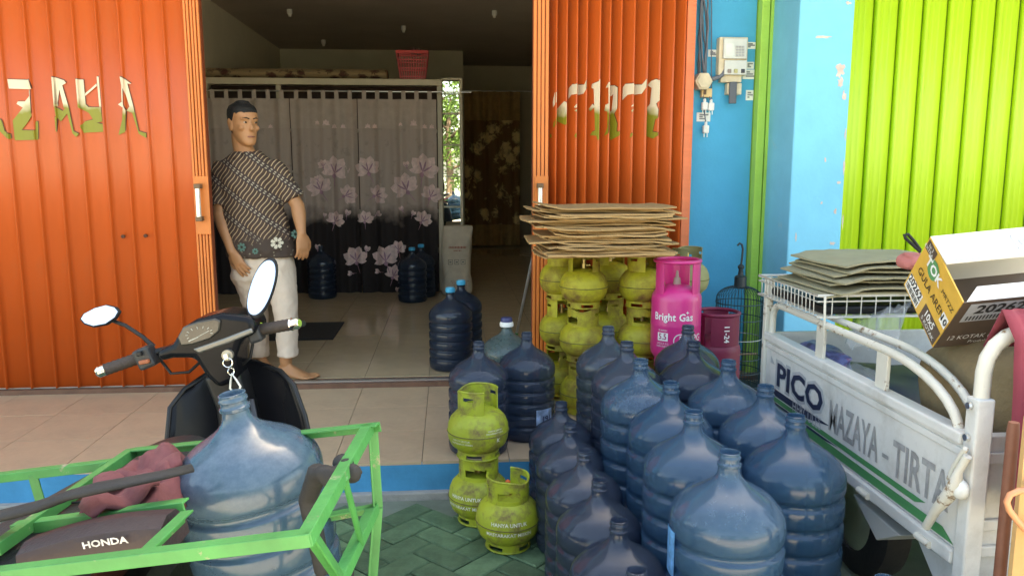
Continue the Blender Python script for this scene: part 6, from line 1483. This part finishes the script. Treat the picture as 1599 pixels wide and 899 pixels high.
q = MB(); fquad(q, .84, .99, .40, .58, .0032); q.build('count_label', WINK, fY, world=True)
q = MB(); face(q, '10', .915, .49, .15, bold=.02); q.build('count_print', BLK, fY, world=True)
q = MB()
for k in range(16):
    a, b = 2 * math.pi * k / 16, 2 * math.pi * (k + 1) / 16; cU, cV = .34, .76
    q.add([BLc + U_ * (cU * LU + .030 * math.cos(a)) + V_ * (cV * LV + .030 * math.sin(a)) + N_ * .0037, BLc + U_ * (cU * LU + .030 * math.cos(b)) + V_ * (cV * LV + .030 * math.sin(b)) + N_ * .0037, BLc + U_ * (cU * LU) + V_ * (cV * LV) + N_ * .0037], [(0, 1, 2)])
q.build('round_logo', TEAL, fY, world=True)
E3 = e3.normalized(); L3 = e3.length; NB_ = E3.cross(V_).normalized(); NB_ = NB_ if NB_.dot(_C - BR) > 0 else -NB_
def bface(mb, s, u, v, size, **k): put_text(mb, s, lambda x_, y_: BR + E3 * (u * L3 + x_) + V_ * (v * LV + y_) + NB_ * .0046, size * LV, **k)
q = MB(); q.add([BR + E3 * (a * L3) + V_ * (b * LV) + NB_ * .0036 for a, b in ((.06, .58), (.58, .58), (.58, .96), (.06, .96))], [(0, 1, 2, 3)]); q.build('code_label', SILV, fB, world=True)
q = MB(); bface(q, '20262', .30, .83, .24, bold=.03)
for k in range(18): q.add([BR + E3 * (a * L3) + V_ * (b * LV) + NB_ * .0044 for a, b in ((.09 + k * .025, .61), (.09 + k * .025 + .012, .61), (.09 + k * .025 + .012, .70), (.09 + k * .025, .70))], [(0, 1, 2, 3)])
q.build('code_print', BLK, fB, world=True)
q = MB(); bface(q, '12 KOTAK @ (10+1 SACHET)', .45, .22, .13, sx=.8); bface(q, 'Produksi Indonesia', .42, .10, .09, sx=.9); q.build('panel_print', WINK, fB, world=True)
u1n = u1.normalized(); q = MB()
NT = E3.cross(u1n).normalized(); NT = NT if NT.dot(_C - TLc) > 0 else -NT
for k in range(2):
    for (a0, a1, b0, b1) in ((.55, .56, .25, .75), (.70, .71, .25, .75), (.55, .71, .25, .28), (.55, .71, .72, .75), (.59, .67, .4, .62)):
        s_ = k * .2; q.add([TLc + E3 * ((a + s_) * L3) + u1 * b + e2 * (.04 * b) + NT * .004 for a, b in ((a0, b0), (a1, b0), (a1, b1), (a0, b1))], [(0, 1, 2, 3)])
for k in range(22): q.add([TLc + E3 * (a * L3) + u1 * b + e2 * (.04 * b) + NT * .004 for a, b in ((.06 + k * .042, .90), (.085 + k * .042, .90), (.08 + k * .042, .97), (.055 + k * .042, .97))], [(0, 1, 2, 3)])
q.build('handling_marks', SILV, fT, world=True)

# ------------------------------------------------------------------ things at the near end of the trike
jk2 = tag(empty('hanging_jacket', P(1585, 560, y=YP - .05)), 'maroon jacket hanging over the head frame of the trike', 'jacket')
q = MB(); rows = []
for j in range(25):
    v = j / 24; z = zt + .03 - .50 * v; row = []
    for i in range(25):
        u = i / 24; x = P(1566 - 4 * v, 500, y=YP).x + .36 * u
        y = YP - .045 - .03 * math.sin(u * 17 + 1.5 * v) * min(1, v * 3) - .01 * math.sin(u * 41) + (.05 * max(0, 1 - v * 8))
        row.append((x, y, z + (.02 * math.sin(u * 9) if j == 24 else 0)))
    rows.append(row)
rows.insert(0, [(p[0], YP + .06, p[2] - .10) for p in rows[0]]); q.grid(rows); q.build('jacket_body', mat('dusty red jacket cloth', (.28, .045, .065), .9, var=.12, scale=9, bump=.2, bscale=60), jk2, 170, world=True, thick=.006)
sx_ = P(1586, 660, y=1.60)
stick = tag(empty('broom_stick', (sx_.x, 1.60, 0)), 'brown wooden stick standing before the white trike', 'stick'); q = MB(); q.tube([(sx_.x + .0, 1.60, .001), (sx_.x, 1.605, sx_.z - .02), (sx_.x, 1.605, sx_.z)], [.013, .013, .011], 10); q.build('shaft', mat('brown painted wood', (.22, .085, .05), .6, var=.2, scale=10), stick, 60, world=True)
bd2 = tag(MB().bb(P(1590, 800, y=1.46).x, P(1590, 800, y=1.46).x + .30, 1.46, 1.472, .002, P(1595, 652, y=1.46).z).build('kraft_board', CARD, None, origin=(P(1590, 800, y=1.46).x + .15, 1.466, 0)), 'plain kraft board standing beside the brown stick', 'board')
q = MB(); lp3 = [P(px, py, y=1.44) for px, py in ((1660, 762), (1612, 764), (1590, 766), (1577, 772), (1572, 783), (1576, 796), (1588, 812), (1604, 830), (1660, 850))]; q.tube(lp3, .0065, 10, closed=True)
tag(q.build('orange_handle', mat('pale orange plastic', (.62, .26, .13), .4), None, 60, origin=lp3[4]), 'orange plastic loop handle hooked over the kraft board', 'handle')
# ================================================================== TREES ACROSS THE ROAD (seen in the mirror strip)
LEAF = mat('tree leaf', (.07, .13, .025), .6, var=.35, scale=3, rnd=.1); BARK = mat('tree bark', (.12, .085, .06), .9, var=.3, scale=9, bump=.5)
def tree(x, y, h, rad, seed, label, nc=42):
    random.seed(seed); e = tag(empty('street_tree', (x, y, 0)), label, 'tree', 'trees across the road')
    t = MB(); t.tube([(0, 0, -.05), (.05, .03, h * .2), (-.04, .05, h * .45), (.08, 0, h * .75)], [.17, .13, .10, .04], 10)
    for k in range(7):
        a = k * 2.4; z = h * (.25 + .07 * k); t.tube([(0, 0, z), (rad * .45 * math.cos(a), rad * .45 * math.sin(a), z + .5), (rad * .8 * math.cos(a), rad * .8 * math.sin(a), z + .8)], [.06, .04, .015], 6)
    t.build('trunk', BARK, e, 60)
    lv = MB(); cl = [(Vector((rad * random.uniform(-.8, .8), rad * random.uniform(-.6, .6), h * random.uniform(.16, 1.0))), random.uniform(.35, .7)) for _ in range(nc)]
    for c_, r_ in cl:
        for _ in range(75):
            d = Vector((random.gauss(0, 1), random.gauss(0, 1), random.gauss(0, .8))).normalized() * (r_ * random.uniform(.4, 1)); p = c_ + d
            u = Vector((random.gauss(0, 1), random.gauss(0, 1), random.gauss(0, 1))).normalized() * .10; v = u.orthogonal().normalized() * .045
            lv.add([p - u, p + v, p + u, p - v], [(0, 1, 2, 3)])
    lv.build('crown', LEAF, e)
tree(-1.6, -13.0, 5.2, 2.4, 1, 'dense leafy street tree straight across the road', 130); tree(-6.5, -14.0, 5.8, 2.6, 2, 'taller leafy tree further along the road'); tree(4.5, -14.5, 5.5, 2.5, 3, 'leafy tree across the road beyond the trike')
